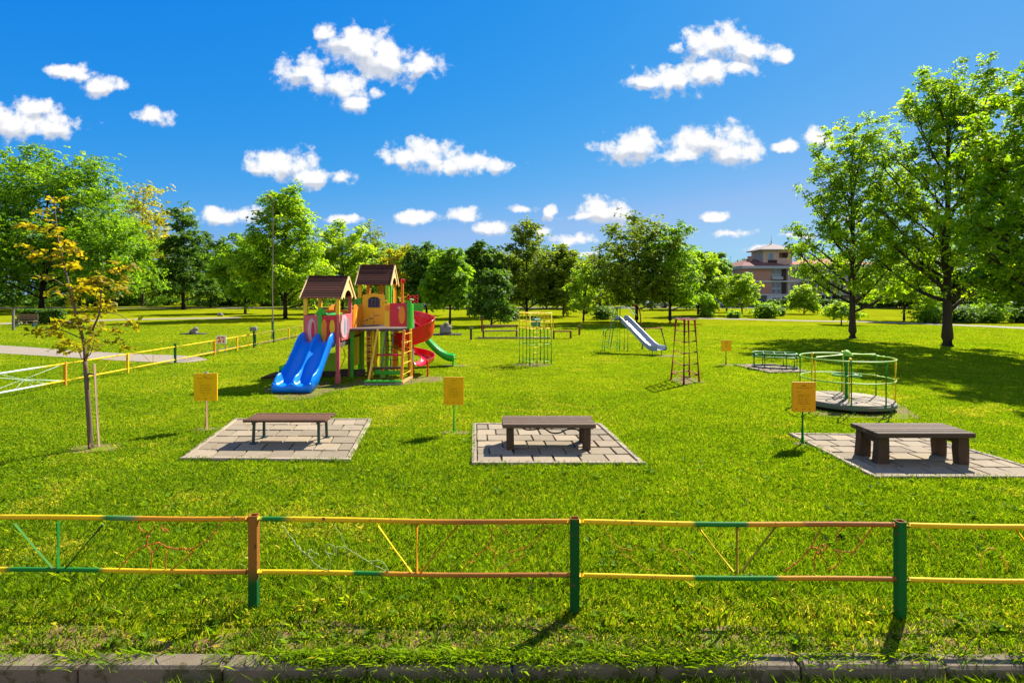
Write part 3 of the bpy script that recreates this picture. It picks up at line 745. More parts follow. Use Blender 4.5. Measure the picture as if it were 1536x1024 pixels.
# ------------------------------------------------------------------ yellow rule boards on posts
inkm = surf('sign_ink', (.02, .012, .006), .8, bstr=0)
def make_sign(label, loc, post_mat, w, h, zb, seed, yel, tilt=0., cap=None, far=False):
    t = thing('rules_sign', label, 'sign', (*loc, 0), tilt, 'yellow rule boards')
    b = MB(); top = zb + h
    b.tube([(0, 0, -.1), (0, .004, top - .02)], .029, 10); b.build('post', post_mat, t, smooth=True)
    bb = MB(); bb.box((0, -.034, zb + h / 2), (w, .022, h), None, .003); nf = len(bb.f)
    b = MB()
    for s_ in (-1, 1): b.box((s_ * (w / 2 - .004), -.034, zb + h / 2), (.009, .027, h - .02))
    b.box((0, -.034, top - .004), (w + .002, .027, .009)); b.box((0, -.034, zb + .004), (w + .002, .027, .009))
    b.build('frame', surf('sign_rim_' + str(seed), mul(yel, .92), .45, bstr=0), t)
    b = MB(); r = random.Random(seed); yy = -.0465
    def dash(x0, x1, z, hh):                        # a line of words, too small to be read in the photograph
        x_ = x0
        while x_ < x1:
            l_ = min(r.uniform(.008, .03), x1 - x_)
            for k in range(max(1, int(l_ / .006))):
                b.box((x_ + k * .006 + .002, yy, z + r.uniform(-.001, .001)), (.0042, .002, hh * r.uniform(.6, 1.15)))
            x_ += l_ + r.uniform(.005, .011)
    rows = [(-.03, .03, .06, .016)] + ([(-.14, .14, .095, .010)] if seed != 2 else [(-.03, .03, .115, .007)]) + [(-.11, -.05, .165, .007)]
    rows += [(-.09 + r.uniform(-.02, .01), .10 + r.uniform(-.03, .03), .215 + k * .0325, .0085) for k in range(6)]
    rows += [(-.04, .04, .42, .008)] if seed != 2 else []
    rows += [(-.14, -.11, h - .045, .012), (-.03, .03, h - .045, .011), (.09, .115, h - .045, .012)]
    if far: rows = [(-.05, .05, .05, .02), (-.06, .06, .10, .012), (-.05, .05, .15, .012), (-.04, .04, .22, .03)]
    for x0, x1, dz, hh in rows: dash(x0 * w / .4, x1 * w / .4, top - dz, hh)
    bb.add(b.v, b.f); o = bb.build('board', surf('sign_' + str(seed), yel, .7, spec=.1, nscale=6, namt=.12, bstr=.1, wear=((.16, .09, .02), 14, .72)), t)
    o.data.materials.append(inkm)
    for p_ in o.data.polygons[nf:]: p_.material_index = 1
    if cap:
        b = MB(); b.lathe([(0, top + .03), (.03, top + .022), (.034, top), (.034, top - .03)], (0.0, 0, 0), 10); b.build('cap', surf('grey_metal', (.3, .3, .29), .5, .6), t)
    return t
wpost = surf('pale_wood_post', (.30, .17, .085), .7, nscale=12, namt=.3, stretch=(6, 6, 1)); gpost = surf('green_post', lin(24, 120, 34), .6, spec=.2, nscale=14, namt=.2)
make_sign('yellow rules board on a pale brown wooden post left of the slatted bench', G(310, 643), wpost, .432, .525, .545, 1, lin(244, 190, 14), .05, cap=True)
make_sign('yellow rules board on a green post between slatted bench and middle timber bench', G(681, 648), gpost, .375, .52, .52, 2, lin(240, 180, 14), -.02)
make_sign('orange yellow rules board on a green post in front of the roundabout', G(1204, 665), gpost, .395, .51, .56, 3, lin(240, 166, 22), -.04)
make_sign('small distant yellow board on a thin post beside the green oval frame', G(1089, 547), surf('dark_post', (.03, .05, .025), .5), .36, .40, .50, 4, lin(244, 184, 20), .03, far=True)
# ------------------------------------------------------------------ play tower (all measures in world metres, stored relative to the root)
def wb(b, name, m, parent, smooth=False, org=None):
    o = org if org is not None else parent.location
    b.v = [(p[0] - o[0], p[1] - o[1], p[2] - o[2]) for p in b.v]
    return b.build(name, m, parent, smooth)
def paint(name, rgb, rough=.4, wear=((.2, .13, .08), 7, .68)):
    return surf(name, rgb, rough, nscale=3.5, namt=.16, bstr=.12, bscale=25, wear=wear)
pink = paint('paint_faded_pink', lin(205, 96, 100)); red_ = paint('paint_raspberry', lin(205, 30, 52)); yel = paint('paint_yellow', lin(236, 182, 30))
org = paint('paint_orange', lin(234, 128, 26)); grn = paint('paint_green', lin(52, 170, 34)); lime = paint('paint_lime', lin(140, 190, 30)); wht = paint('paint_pale', lin(216, 160, 168))
cyan = paint('paint_teal', lin(90, 150, 160)); bluep = surf('slide_blue', (.001, .19, .78), .28, spec=.3, nscale=2, namt=.1, bstr=.03, bscale=6, wear=((.12, .25, .5), 12, .74))
redp = surf('slide_red', (.66, .006, .014), .25, nscale=2, namt=.12, bstr=.03, bscale=6, wear=((.45, .12, .1), 10, .75)); grnp = surf('slide_green', lin(30, 165, 40), .28, nscale=2, namt=.12, bstr=.03, bscale=6)
shing = surf('roof_boards', (.085, .036, .022), .75, spec=.08, nscale=6, namt=.4, bstr=.35, bscale=40, stretch=(1, 8, 8), vamt=.3)
trim = surf('roof_trim', lin(226, 190, 120), .6, nscale=6, namt=.25, bstr=.3, wear=((.25, .15, .08), 8, .66)); deckm = surf('deck_timber', (.085, .055, .036), .75, nscale=8, namt=.4, bstr=.4, stretch=(1, 8, 8), vamt=.3)
grey = surf('grey_metal', (.3, .3, .29), .5, .6); darkm = surf('dark_window', (.03, .04, .06), .3, bstr=0)
pt = thing('play_tower', 'colourful play tower with two brown roofs, a double blue slide and a red spiral slide', 'play tower', (-4.6, 17.6, 0))
def post(x, y, z0, z1, m, w=.115, m2=None, zs=None):
    b = MB(); b.box((x, y, (z0 + (zs or z1)) / 2), (w, w, (zs or z1) - z0), None, .012); wb(b, 'post', m, pt)
    if zs:
        b = MB(); b.box((x, y, (zs + z1) / 2), (w * .97, w * .97, z1 - zs), None, .012); wb(b, 'post', m2, pt)
def roof(x0, x1, y0, y1, ze, zr, ov=.12):
    ym = (y0 + y1) / 2; b = MB(); r = random.Random(int(x0 * 100))
    n = 9; th = .016
    for sgn in (-1, 1):
        ye = ym + sgn * ((y1 - y0) / 2 + ov); run = abs(ye - ym)
        zee = ze - (zr - ze) * ov / ((y1 - y0) / 2)
        for i in range(n):                              # lapped boards
            t0, t1 = i / n, (i + 1.12) / n
            a = Vector((0, ye + (ym - ye) * t0, zee + (zr - zee) * t0 + .014)); c = Vector((0, ye + (ym - ye) * min(t1, 1), zee + (zr - zee) * min(t1, 1) + .004))
            b.cv = r.random(); mid = (a + c) / 2; d = (c - a)
            ang = math.atan2(d.z, d.y)
            b.box(((x0 + x1) / 2, mid.y, mid.z), (x1 - x0 + 2 * ov - .05, d.length, th), Matrix.Rotation(ang, 3, 'X'), .004)
    b.box(((x0 + x1) / 2, ym, zr + .02), (x1 - x0 + 2 * ov - .04, .10, .035), None, .006)
    o = wb(b, 'roof', shing, pt)
    for xe in (x0 - ov, x1 + ov):
        t = MB()
        for sgn in (-1, 1):
            ye = ym + sgn * ((y1 - y0) / 2 + ov); zee = ze - (zr - ze) * ov / ((y1 - y0) / 2)
            t.bar((xe, ye, zee - .02), (xe, ym, zr - .015), .035, .085, .005)
        wb(t, 'barge_board', trim, o, org=pt.location)
        g = MB()                                        # gable infill with an arched opening
        xi = xe + (.03 if xe < x0 else -.03)
        zt = zr - .06; out = []
        for k in range(9):
            a = math.pi * k / 8; out.append((ym + math.cos(a) * (y1 - y0) * .30, ze - .12 + math.sin(a) * .26))
        outer = [(ym + (y1 - y0) * .46, ze - .04)] + [(ym + (y1 - y0) * .46 * (1 - k / 4), ze - .04 + (zt - ze + .04) * k / 4) for k in range(1, 4)] + [(ym, zt)] + [(ym - (y1 - y0) * .46 * (k / 4), zt - (zt - ze + .04) * k / 4) for k in range(1, 4)] + [(ym - (y1 - y0) * .46, ze - .04)]
        rows = [[(xi, *p_) for p_ in out], [(xi, *p_) for p_ in outer]]; rows2 = [[(xi + .02, *p_) for p_ in out], [(xi + .02, *p_) for p_ in outer]]
        g.grid([rows[0], rows[1], rows2[1], rows2[0], rows[0]]); wb(g, 'gable', trim, o, org=pt.location)
def panel(c, size, m, name='panel', ch=.006, rot=None):
    b = MB(); b.box(c, size, rot, ch); return wb(b, name, m, pt)
def oval(parent, c, rx, rz, m, axis='y', th=.02, name='inlay', sq=1.0):
    b = MB(); out = []
    for k in range(28):
        t = 2 * math.pi * k / 28; cs, sn = math.cos(t), math.sin(t)
        out.append((rx * math.copysign(abs(cs) ** sq, cs), rz * math.copysign(abs(sn) ** sq, sn)))
    fn = (lambda u_, v_, w_: (c[0] + u_, c[1] - w_, c[2] + v_)) if axis == 'y' else (lambda u_, v_, w_: (c[0] + w_, c[1] + u_, c[2] + v_))
    b.prism(out, fn, th); return wb(b, name, m, parent, org=pt.location)
# --- tower A (left)
AX0, AX1, AY0, AY1, AF = -5.98, -5.05, 16.43, 17.66, 1.20
for (x, y) in ((AX0, AY0), (AX1, AY0), (AX0, AY1), (AX1, AY1)):
    post(x, y, -.05, 2.52, pink if not (x == AX1 and y == AY1) else pink, .11, yel if (x, y) != (AX1, AY1) else pink, 1.98 if (x, y) != (AX1, AY1) else 2.0)
b = MB(); b.box((AX1, AY0, .10), (.15, .15, .3), None, .03); wb(b, 'post_shoe', pink, pt)
roof(AX0 - .02, AX1 + .02, AY0, AY1, 2.56, 3.10)
panel(((AX0 + AX1) / 2, (AY0 + AY1) / 2, AF - .03), (AX1 - AX0 + .1, AY1 - AY0 + .1, .06), deckm, 'deck')
panel((AX1 + .03, (AY0 + AY1) / 2, AF - .1), (.05, AY1 - AY0, .12), deckm, 'beam')
p1 = panel((AX0 + .21, AY0 - .075, 1.60), (.40, .035, .72), pink); oval(p1, (AX0 + .21, AY0 - .0935, 1.56), .115, .32, wht); oval(p1, (AX0 + .25, AY0 - .108, 1.52), .05, .27, red_, th=.014)
panel(((AX0 + AX1) / 2 - .02, AY0 - .08, 1.62), (.11, .06, .80), grn, 'mullion')
p2 = panel((AX1 - .235, AY0 - .075, 1.60), (.42, .035, .72), red_)
oval(p2, (AX1 - .36, AY0 - .0935, 1.55), .085, .31, org); oval(p2, (AX1 - .13, AY0 - .0935, 1.63), .075, .21, yel); oval(p2, (AX1 - .245, AY0 - .0935, 1.52), .045, .33, paint('paint_crimson', lin(196, 18, 40)))
p3 = panel((AX1 + .075, (AY0 + AY1) / 2, 1.60), (.035, AY1 - AY0 - .12, .76), pink)
for k, (m_, w_) in enumerate(((wht, .17), (cyan, .06), (wht, .05), (cyan, .05))):
    oval(p3, (AX1 + .0935 + .004 * k, AY0 + .32 + (.0 if k == 0 else .16 * (k - 1)), 1.62), w_ if k else .36, .26 if k else .34, m_, 'x', .014)
panel((AX0 - .07, (AY0 + AY1) / 2, 1.60), (.035, AY1 - AY0 - .1, .72), pink)
b = MB(); gx = -5.52; b.prism([(-.2, 0), (.2, 0), (0, .22)], lambda u_, v_, w_: (gx + u_, AY0 - .06 + w_, 1.985 + v_), .05); b.box((gx + .2, AY0 + .3, 1.99), (.5, .5, .03), Matrix.Rotation(.1, 3, 'X')); wb(b, 'crest', grn, pt)
panel(((AX0 + AX1) / 2, AY1 - .06, 2.02), (.9, .03, .14), org, 'rail_board')
b = MB(); b.bar((-5.55, AY1 + .1, 1.95), (-5.42, AY1 + .12, 2.42), .07, .05); wb(b, 'handle', red_, pt)
# green disc under the tower and dark skirting
b = MB(); b.box((-5.65, 17.2, .52), (.75, .04, .55), None, .02); wb(b, 'low_panel', lime, pt)
b = MB(); b.box((-5.3, 17.75, .12), (1.4, .06, .22), None, .01); wb(b, 'base_board', deckm, pt)
b = MB(); b.tube([(AX1 + .02, 16.6, 1.1), (AX1 + .06, 16.8, .95), (AX1 + .05, 17.0, .72), (AX1 + .02, 16.7, .45)], .018, 6); wb(b, 'brace', yel, pt, True)
# --- double blue slide (towards the viewer)
def double_slide():
    y0, z0, y1, z1 = AY0 - .08, AF + .03, 14.72, .20
    prof = []
    for t in np.linspace(0, 1, 26):
        if t < .16: s_ = 0; z = z0 - .02 * (t / .16) ** 2; 
        elif t < .80:
            k = (t - .16) / .64; z = (z0 - .02) + (z1 + .05 - z0 + .02) * (k * .72 + .28 * (3 * k * k - 2 * k ** 3))
        else: k = (t - .80) / .20; z = z1 + .05 - .05 * k
        prof.append((y0 + (y1 - y0) * t, z))
    sec = [(-.69, -.20), (-.69, .16), (-.665, .20), (-.635, .17), (-.60, .05), (-.52, -.015), (-.34, -.03), (-.16, -.015), (-.07, .05), (-.035, .145), (0, .17), (.035, .145), (.07, .05), (.16, -.015), (.34, -.03), (.52, -.015), (.60, .05), (.635, .17), (.665, .20), (.69, .16), (.69, -.20)]
    rows = []
    for i, (y, z) in enumerate(prof):
        t = i / (len(prof) - 1); xc = -5.55 - .18 * t; wsc = .64 + .08 * t; row = []
        wv = .05 * max(0, math.sin((t - .1) * 11)) if .1 < t < .95 else 0
        hood = .06 * math.exp(-((t - .06) / .07) ** 2)
        for sx, sz in sec:
            k = 1.0
            if sz > .1: zz = z + sz * (1.0 if t < .9 else 1 - (t - .9) * 6) + hood * (1 if abs(sx) > .5 else .8) + wv
            elif sz < -.1: zz = z - (.16 if t < .85 else .19)
            else: zz = z + sz
            row.append((xc + sx * wsc, y, zz))
        rows.append(row)
    b = MB(); b.grid(rows)
    last = rows[-1]; n0 = len(b.v)                        # closed nose
    b.add([(p_[0], p_[1] - .03, min(p_[2], .22)) for p_ in last] + [(p_[0], p_[1] - .03, .04) for p_ in last], [(i, i + 1, len(last) + i + 1, len(last) + i) for i in range(len(last) - 1)])
    b.add([*last, *[(p_[0], p_[1] - .03, min(p_[2], .22)) for p_ in last]], [(i, i + 1, len(last) + i + 1, len(last) + i) for i in range(len(last) - 1)])
    o = wb(b, 'double_slide', bluep, pt, 'all')
    md = o.modifiers.new('thick', 'SOLIDIFY'); md.thickness = .018; md.offset = 0
    b = MB(); b.box((-5.73, 14.80, .02), (.94, .07, .06)); 
    for s_ in (-.4, .42): b.box((-5.73 + s_, 14.84, -.02), (.06, .06, .16))
    wb(b, 'slide_foot', deckm, pt)
double_slide()
# --- bridge / tunnel between the towers
BX = -5.02
p4 = None
def arch(xc, y0, y1, z0, zt, m, name):
    b = MB(); out = [(y0, z0), (y1, z0)]; w = (y1 - y0) / 2
    for k in range(13):
        a = math.pi * k / 12; out.append(((y0 + y1) / 2 + w * math.cos(a), zt - .28 + .28 * math.sin(a)))
    b.prism(out, lambda u_, v_, w_: (xc + w_, u_, v_), .03); return wb(b, name, m, pt)
a1 = arch(BX + .02, 17.76, 18.36, 1.28, 2.25, org, 'bridge_panel'); a2 = arch(BX + .02, 18.38, 18.97, 1.28, 2.25, paint('paint_amber', lin(224, 138, 30)), 'bridge_panel')
oval(a1, (BX + .05, 18.05, 1.75), .10, .34, yel, 'x', .012); oval(a2, (BX + .05, 18.66, 1.75), .12, .36, org, 'x', .012)
arch(-5.78, 17.76, 18.97, 1.28, 2.25, org, 'bridge_panel')
panel((-5.38, 18.36, 1.24), (.8, 1.3, .07), deckm, 'deck')
b = MB(); b.box((-5.1, 18.35, .74), (.04, 1.0, .98), None, .01); wb(b, 'bridge_panel', yel, pt)
# --- tower B (taller)
BX0, BX1, BY0, BY1, BF = -5.11, -4.19, 19.05, 20.15, 1.52
post(BX0, BY0, -.05, 2.96, grn, .12, yel, 2.44); post(BX1, BY0, -.05, 2.96, lime, .12); post(BX0, BY1, -.05, 2.96, org, .12); post(BX1, BY1, -.05, 2.96, org, .12)
b = MB(); b.box((-4.62, BY1 - .12, 2.3), (.12, .08, 1.5)); wb(b, 'post', org, pt)
roof(BX0 - .02, BX1 + .02, BY0, BY1, 3.00, 3.56)
panel(((BX0 + BX1) / 2 - .02, (BY0 + BY1) / 2, BF - .03), (BX1 - BX0 + .1, BY1 - BY0 + .1, .06), deckm, 'deck')
# yellow front panel with an arched window opening
def yellow_front():
    x0, x1, z0, z1 = BX0 + .1, BX1 - .06, 1.56, 2.60; y = BY0 - .085
    wx0, wx1, wz0, wz1 = -4.80, -4.43, 2.14, 2.49
    b = MB(); th = .035
    hole = [(wx0, wz0), (wx1, wz0), (wx1, wz1 - .08), (wx1 - .06, wz1 - .02), ((wx0 + wx1) / 2, wz1), (wx0 + .06, wz1 - .02), (wx0, wz1 - .08)]
    outer = [(x0, z0), (x1, z0), (x1, z1 - .1), (x1 - .03, z1 - .05), ((x0 + x1) / 2, z1 + .01), (x0 + .03, z1 - .05), (x0, z1 - .1)]
    rows = [[(a, y, c) for a, c in hole], [(a, y, c) for a, c in outer], [(a, y + th, c) for a, c in outer], [(a, y + th, c) for a, c in hole], [(a, y, c) for a, c in hole]]
    b.grid(rows, True); o = wb(b, 'panel', yel, pt)
    f = MB()
    for t in (0, .33, .66, 1): f.bar((wx0 + (wx1 - wx0) * t, y - .006, wz0), (wx0 + (wx1 - wx0) * t, y - .006, wz1 - (.07 if t in (0, 1) else .01)), .024, .024)
    for zz in (wz0, wz1 - .1): f.bar((wx0, y - .008, zz), (wx1, y - .008, zz), .022, .022)
    wb(f, 'window_frame', surf('window_blue', lin(60, 80, 110), .5), o, org=pt.location)
    q = MB(); q.box(((wx0 + wx1) / 2, y + th + .01, (wz0 + wz1) / 2), (wx1 - wx0 + .04, .008, wz1 - wz0 + .04)); wb(q, 'window_backing', darkm, o, org=pt.location)
    d = MB(); r = random.Random(5)
    for k in range(9): d.box((-4.95 + k * .06 + r.uniform(-.02, .02), y - .003, 1.66 + k * .028 + r.uniform(-.03, .03)), (.035, .004, .045), Matrix.Rotation(r.uniform(-.8, .8), 3, 'Y'))
    d.box((-4.62, y - .003, 1.95), (.02, .004, .06)); d.box((-4.62, y - .003, 1.64), (.03, .004, .06))
    wb(d, 'graffiti', surf('faded_marks', lin(96, 90, 110), .7), o, org=pt.location)
yellow_front()
b = MB(); b.box((BX0 - .12, BY0 + .1, 2.32), (.16, .08, .2), None, .03); wb(b, 'bracket', grn, pt)
# tall green boards inside the right side
panel((BX1 + .02, BY0 + .5, 2.45), (.05, .3, 1.0), grn, 'side_board'); panel((BX1 + .02, BY0 + .85, 2.4), (.05, .16, 1.05), yel, 'side_board')
b = MB(); b.box((BX1 + .32, BY0 + .95, 2.5), (.09, .09, 1.2), None, .01); wb(b, 'post', org, pt)
b = MB(); b.lathe([(0, 3.13), (.07, 3.1), (.085, 3.02), (.05, 2.96), (0, 2.94)], (BX1 + .34, BY0 + .95, 0), 12); wb(b, 'post_cap', redp, pt, True)
# --- balcony C in front of B, on the climbing frame
CX0, CX1, CY0, CY1 = -4.12, -3.18, 17.40, 19.0
panel((-4.18, 18.2, BF - .03), (2.0, 1.7, .06), deckm, 'deck')
panel((-4.18, 17.335, BF - .035), (2.04, .04, .075), deckm, 'deck_edge')
p5 = panel((-3.50, 17.42, 1.94), (.52, .035, .72), red_); oval(p5, (-3.38, 17.40, 1.94), .10, .27, org); oval(p5, (-3.47, 17.399, 2.16), .03, .05, wht, th=.012)
p6 = panel((-3.84, 17.44, 1.93), (.17, .04, .70), yel); oval(p6, (-3.84, 17.418, 2.15), .06, .09, org)
for x in (-3.16,): post(x, 17.42, 1.5, 2.36, grn, .12)
panel((-3.10, 17.62, 1.9), (.04, .26, .74), grn, 'side_board')
b = MB(); b.tube([(-3.16, 17.36, 2.36), (-3.1, 17.3, 2.42), (-3.02, 17.36, 2.40)], .02, 6); wb(b, 'handle', grn, pt, True)
b = MB(); b.tube([(-3.95, 17.36, 2.25), (-3.93, 17.3, 2.36), (-3.82, 17.32, 2.38), (-3.80, 17.36, 2.25)], .018, 6); wb(b, 'handle', yel, pt, True)
post(-4.93, 17.46, -.05, 1.47, grn, .10); post(-4.42, 17.5, -.05, 1.47, paint('paint_brown', lin(120, 62, 34)), .09); post(-3.42, 18.9, -.05, 1.47, org, .10); post(-4.9, 18.6, -.05, 1.47, lime, .1)
post(-3.98, 17.5, -.05, 1.48, lime, .12); post(-3.72, 18.2, -.05, 1.47, org, .09); post(-4.3, 18.7, -.05, 1.47, red_, .08)
# climbing frame that stands before the deck
def pole(p0, p1, m, r_=.032, n=8): 
    b = MB(); b.tube([p0, p1], r_, n); wb(b, 'frame_post', m, pt, True)
pole((-4.13, 16.25, 0), (-4.10, 17.32, 1.50), yel, .036); pole((-4.30, 17.38, 0), (-4.30, 17.38, 1.48), yel, .04)
b = MB(); b.bar((-3.17, 16.2, -.03), (-3.19, 16.75, 1.52), .075, .075, .01); wb(b, 'frame_post', org, pt)
b = MB(); b.bar((-3.08, 17.3, -.03), (-3.10, 17.32, 1.52), .07, .07, .01); wb(b, 'frame_post', yel, pt)
for z in (.25, .55, .85, 1.15, 1.4):
    b = MB(); y_ = 16.2 + .55 * z / 1.52; b.tube([(-3.17, y_, z), (-3.09, 17.3, z)], .024, 7); wb(b, 'rung', yel, pt, True)
b = MB(); b.bar((-3.15, 16.2, .05), (-3.07, 17.35, .05), .07, .06); wb(b, 'sill_board', paint('paint_peach', lin(214, 160, 110)), pt)
b = MB(); b.bar((-4.2, 16.16, .10), (-3.14, 16.14, .10), .14, .05, .008); wb(b, 'step', grn, pt)
b = MB(); b.bar((-4.2, 16.12, .025), (-3.14, 16.10, .025), .05, .05); wb(b, 'step', grey, pt)
b = MB(); b.bar((-4.05, 16.55, .42), (-3.2, 16.5, .44), .12, .06, .008); wb(b, 'step', paint('paint_darkboard', lin(70, 44, 34)), pt)
b = MB(); b.bar((-4.05, 16.7, .28), (-3.2, 16.65, .28), .14, .12, .02); wb(b, 'step', grn, pt)
b = MB(); b.bar((-4.1, 17.1, .75), (-3.3, 17.05, .75), .1, .05, .008); wb(b, 'step', red_, pt)
for x in (-3.86, -3.62):
    b = MB(); b.tube([(x, 16.55, .05), (x + .02, 17.3, 1.5)], .016, 6); wb(b, 'net_rope', surf('rope_grey', (.13, .14, .13), .9), pt, True)
for z in (.35, .62, .9, 1.18):
    b = MB(); y_ = 16.55 + .75 * z / 1.45; b.tube([(-3.87, y_ - .02, z), (-3.6, y_ - .02, z)], .014, 6); wb(b, 'rung', surf('rope_grey', (.13, .14, .13), .9), pt, True)
for k, (x, z) in enumerate(((-3.8, .36), (-3.62, .38), (-3.45, .36), (-3.34, .38))):
    b = MB(); b.lathe([(0, z + .06), (.04, z + .03), (.045, z), (.03, z - .04), (0, z - .05)], (x, 16.62, 0), 8); wb(b, 'bead', yel if k % 2 else org, pt, True)
b = MB()
for k in range(5): b.tube([(-4.05, 17.9, .5 + k * .2), (-3.6, 17.9, .5 + k * .2)], .018, 6)
for x in (-4.05, -3.82, -3.6): b.tube([(x, 17.9, .1), (x, 17.9, 1.45)], .018, 6)
wb(b, 'climbing_net', grn, pt, True)
b = MB(); b.box((-4.35, 18.1, .8), (.05, .5, 1.2), None, .01); wb(b, 'low_panel', yel, pt)
# ladder with ring holds under the deck, yellow
for x, zz in ((-4.42, 1.2), (-3.3, 1.1)):
    b = MB()
    for k in range(4): b.tube([(x + .09 * math.cos(t), 17.42, zz - k * .2 + .07 * math.sin(t)) for t in np.linspace(0, 6.28, 12, endpoint=False)], .014, 6, closed=True)
    wb(b, 'ring_holds', yel, pt, True)
# --- red spiral slide
def spiral():
    cx, cy, rc = -3.22, 18.45, .46
    n = 60; rows = []; top = BF - .02
    for i in range(n + 1):
        t = i / n; a = R(135 - 505 * t)
        z = top - (top - .36) * (t ** .92)
        k = min(1, t / .10)
        sec = [(.255, .40 + .06 * k), (.235, .45), (.22, .30), (.195, .10), (.12, .01), (0, -.02), (-.11, .01), (-.17, .09), (-.19, .20), (-.21, .22), (-.22, .17)]
        wallk = 1.0 if t < .58 else max(.42, 1 - (t - .58) * 2.6)
        wallk *= 1.35 if t < .3 else 1.35 - min(.35, (t - .3) * 2)
        rows.append([(cx + (rc + s_) * math.cos(a), cy + (rc + s_) * math.sin(a), z + (h_ * wallk if h_ > .05 else h_)) for s_, h_ in sec])
    # straight run-out towards the viewer
    a = R(135 - 505); dx, dy = math.sin(a), -math.cos(a)
    for k in range(1, 9):
        q = rows[n]; rows.append([(p_[0] + dx * .085 * k, p_[1] + dy * .085 * k, p_[2] - .012 * k + (.004 * k * k * .3)) for p_ in q])
    b = MB(); b.grid(rows); o = wb(b, 'spiral_slide', redp, pt, 'all')
    md = o.modifiers.new('thick', 'SOLIDIFY'); md.thickness = .022; md.offset = 0
    e = rows[-1]
    for s_ in (0, -1):
        f = MB(); f.bar((e[s_][0], e[s_][1] + .04, -.03), (e[s_][0], e[s_][1] + .04, e[s_][2] - .05), .05, .05); wb(f, 'slide_foot', redp, o, org=pt.location)
    f = MB(); f.tube([(cx, cy, -.05), (cx, cy, 1.75)], .06, 12); wb(f, 'centre_pole', grey, o, True, org=pt.location)
spiral()
# --- green wave slide running off to the right behind the spiral
def wave_slide(x0, x1, yc, z0, z1, name, w=.24):
    rows = []
    for t in np.linspace(0, 1, 24):
        x = x0 + (x1 - x0) * t
        z = z1 + (z0 - z1) * (.5 + .5 * math.cos(math.pi * min(1, t * 1.06))) + .05 * math.sin(t * 9.5) * (1 - t)
        sec = [(-w, -.10), (-w, .13), (-w + .03, .15), (-w + .05, .03), (0, 0), (w - .05, .03), (w - .03, .15), (w, .13), (w, -.10)]
        rows.append([(x, yc + s_, z + h_) for s_, h_ in sec])
    b = MB(); b.grid(rows); o = wb(b, name, grnp, pt, 'all')
    md = o.modifiers.new('thick', 'SOLIDIFY'); md.thickness = .016
    f = MB(); f.box((x1 - .04 * (1 if x1 > x0 else -1), yc, .12), (.05, .4, .3)); wb(f, 'slide_foot', grnp, o, org=pt.location)
wave_slide(-3.75, -2.06, 20.35, 1.42, .28, 'wave_slide')
wave_slide(-5.95, -7.05, 17.35, 1.0, .26, 'side_slide', .2)
b = MB(); b.tube([(-7.0, 17.3, .20), (-7.15, 17.28, .14), (-7.35, 17.25, .09), (-7.62, 17.2, .03)], [.09, .085, .07, .03], 8); b.tube([(-7.3, 17.25, .08), (-7.25, 17.1, .0)], [.05, .03], 6); wb(b, 'log_step', log_wood, pt, True)
b = MB(); b.bar((-6.1, 17.45, 1.32), (-6.62, 17.6, .45), .30, .05, .01); wb(b, 'climbing_ramp', org, pt)
# red lattice toy on top at the back
b = MB(); b.tube([(-3.55, 20.25, 1.3), (-3.55, 20.25, 2.15)], .03, 6); wb(b, 'toy_post', org, pt)
b = MB(); 
for k in range(4):
    z = 2.15 + k * .11
    b.bar((-3.75, 20.25, z), (-3.35, 20.25, z), .05, .06)
for x in (-3.7, -3.55, -3.4): b.bar((x, 20.25, 2.1), (x, 20.25, 2.55), .05, .05)
wb(b, 'lattice', redp, pt)
panel((-4.6, 20.2, 1.95), (.9, .04, .7), org); panel((-3.5, 20.0, 1.9), (.7, .04, .7), grn, 'side_board')

# ------------------------------------------------------------------ other play equipment
gtube = surf('tube_green', lin(44, 128, 38), .5, spec=.25, nscale=12, namt=.2, bstr=.15, wear=((.15, .08, .03), 14, .7)); ytube = surf('tube_yellow', lin(236, 196, 30), .5, spec=.25, nscale=12, namt=.25, bstr=.15, wear=((.16, .09, .03), 14, .68))
rtube = surf('tube_rust', lin(120, 54, 30), .7, spec=.15, nscale=12, namt=.3, bstr=.2); limet = surf('tube_lime', lin(130, 180, 36), .5, spec=.25, nscale=12, namt=.2, bstr=.15)
def T(parent, name, pts, r_, m, n=8, closed=False):
    b = MB(); b.tube(pts, r_, n, closed); return b.build(name, m, parent, True)
# roundabout
rb = thing('roundabout', 'green and yellow tube roundabout with a round boarded floor', 'roundabout', (7.70, 13.05, 0), .15)
RR = .98
b = MB(); b.lathe([(0, .17), (RR - .02, .17), (RR, .15), (RR, .09), (RR - .03, .07), (0, .07)], (0, 0, 0), 48); b.build('rim', surf('rim_paint', (.10, .13, .06), .7, nscale=6, namt=.4, wear=((.15, .1, .06), 9, .55)), rb)
b = MB()
for k in range(8):
    r = random.Random(k); b.cv = r.random(); out = []
    a0, a1 = k * math.pi / 4 + .012, (k + 1) * math.pi / 4 - .012
    out = [(.1 * math.cos((a0 + a1) / 2), .1 * math.sin((a0 + a1) / 2))] + [((RR - .04) * math.cos(a0 + (a1 - a0) * t), (RR - .04) * math.sin(a0 + (a1 - a0) * t)) for t in np.linspace(0, 1, 8)]
    b.prism(out, lambda u_, v_, w_: (u_, v_, .172 + w_), .022)
b.build('platform', surf('roundabout_floor', (.30, .25, .18), .85, nscale=5, namt=.35, bstr=.5, vamt=.25, wear=((.15, .12, .08), 4, .6)), rb)
ring = lambda rad, z, n=40: [(rad * math.cos(2 * math.pi * k / n), rad * math.sin(2 * math.pi * k / n), z) for k in range(n)]
T(rb, 'top_ring', ring(RR - .02, 1.13), .018, limet, 8, True)
T(rb, 'middle_ring', ring(RR - .03, .66), .015, limet, 8, True)
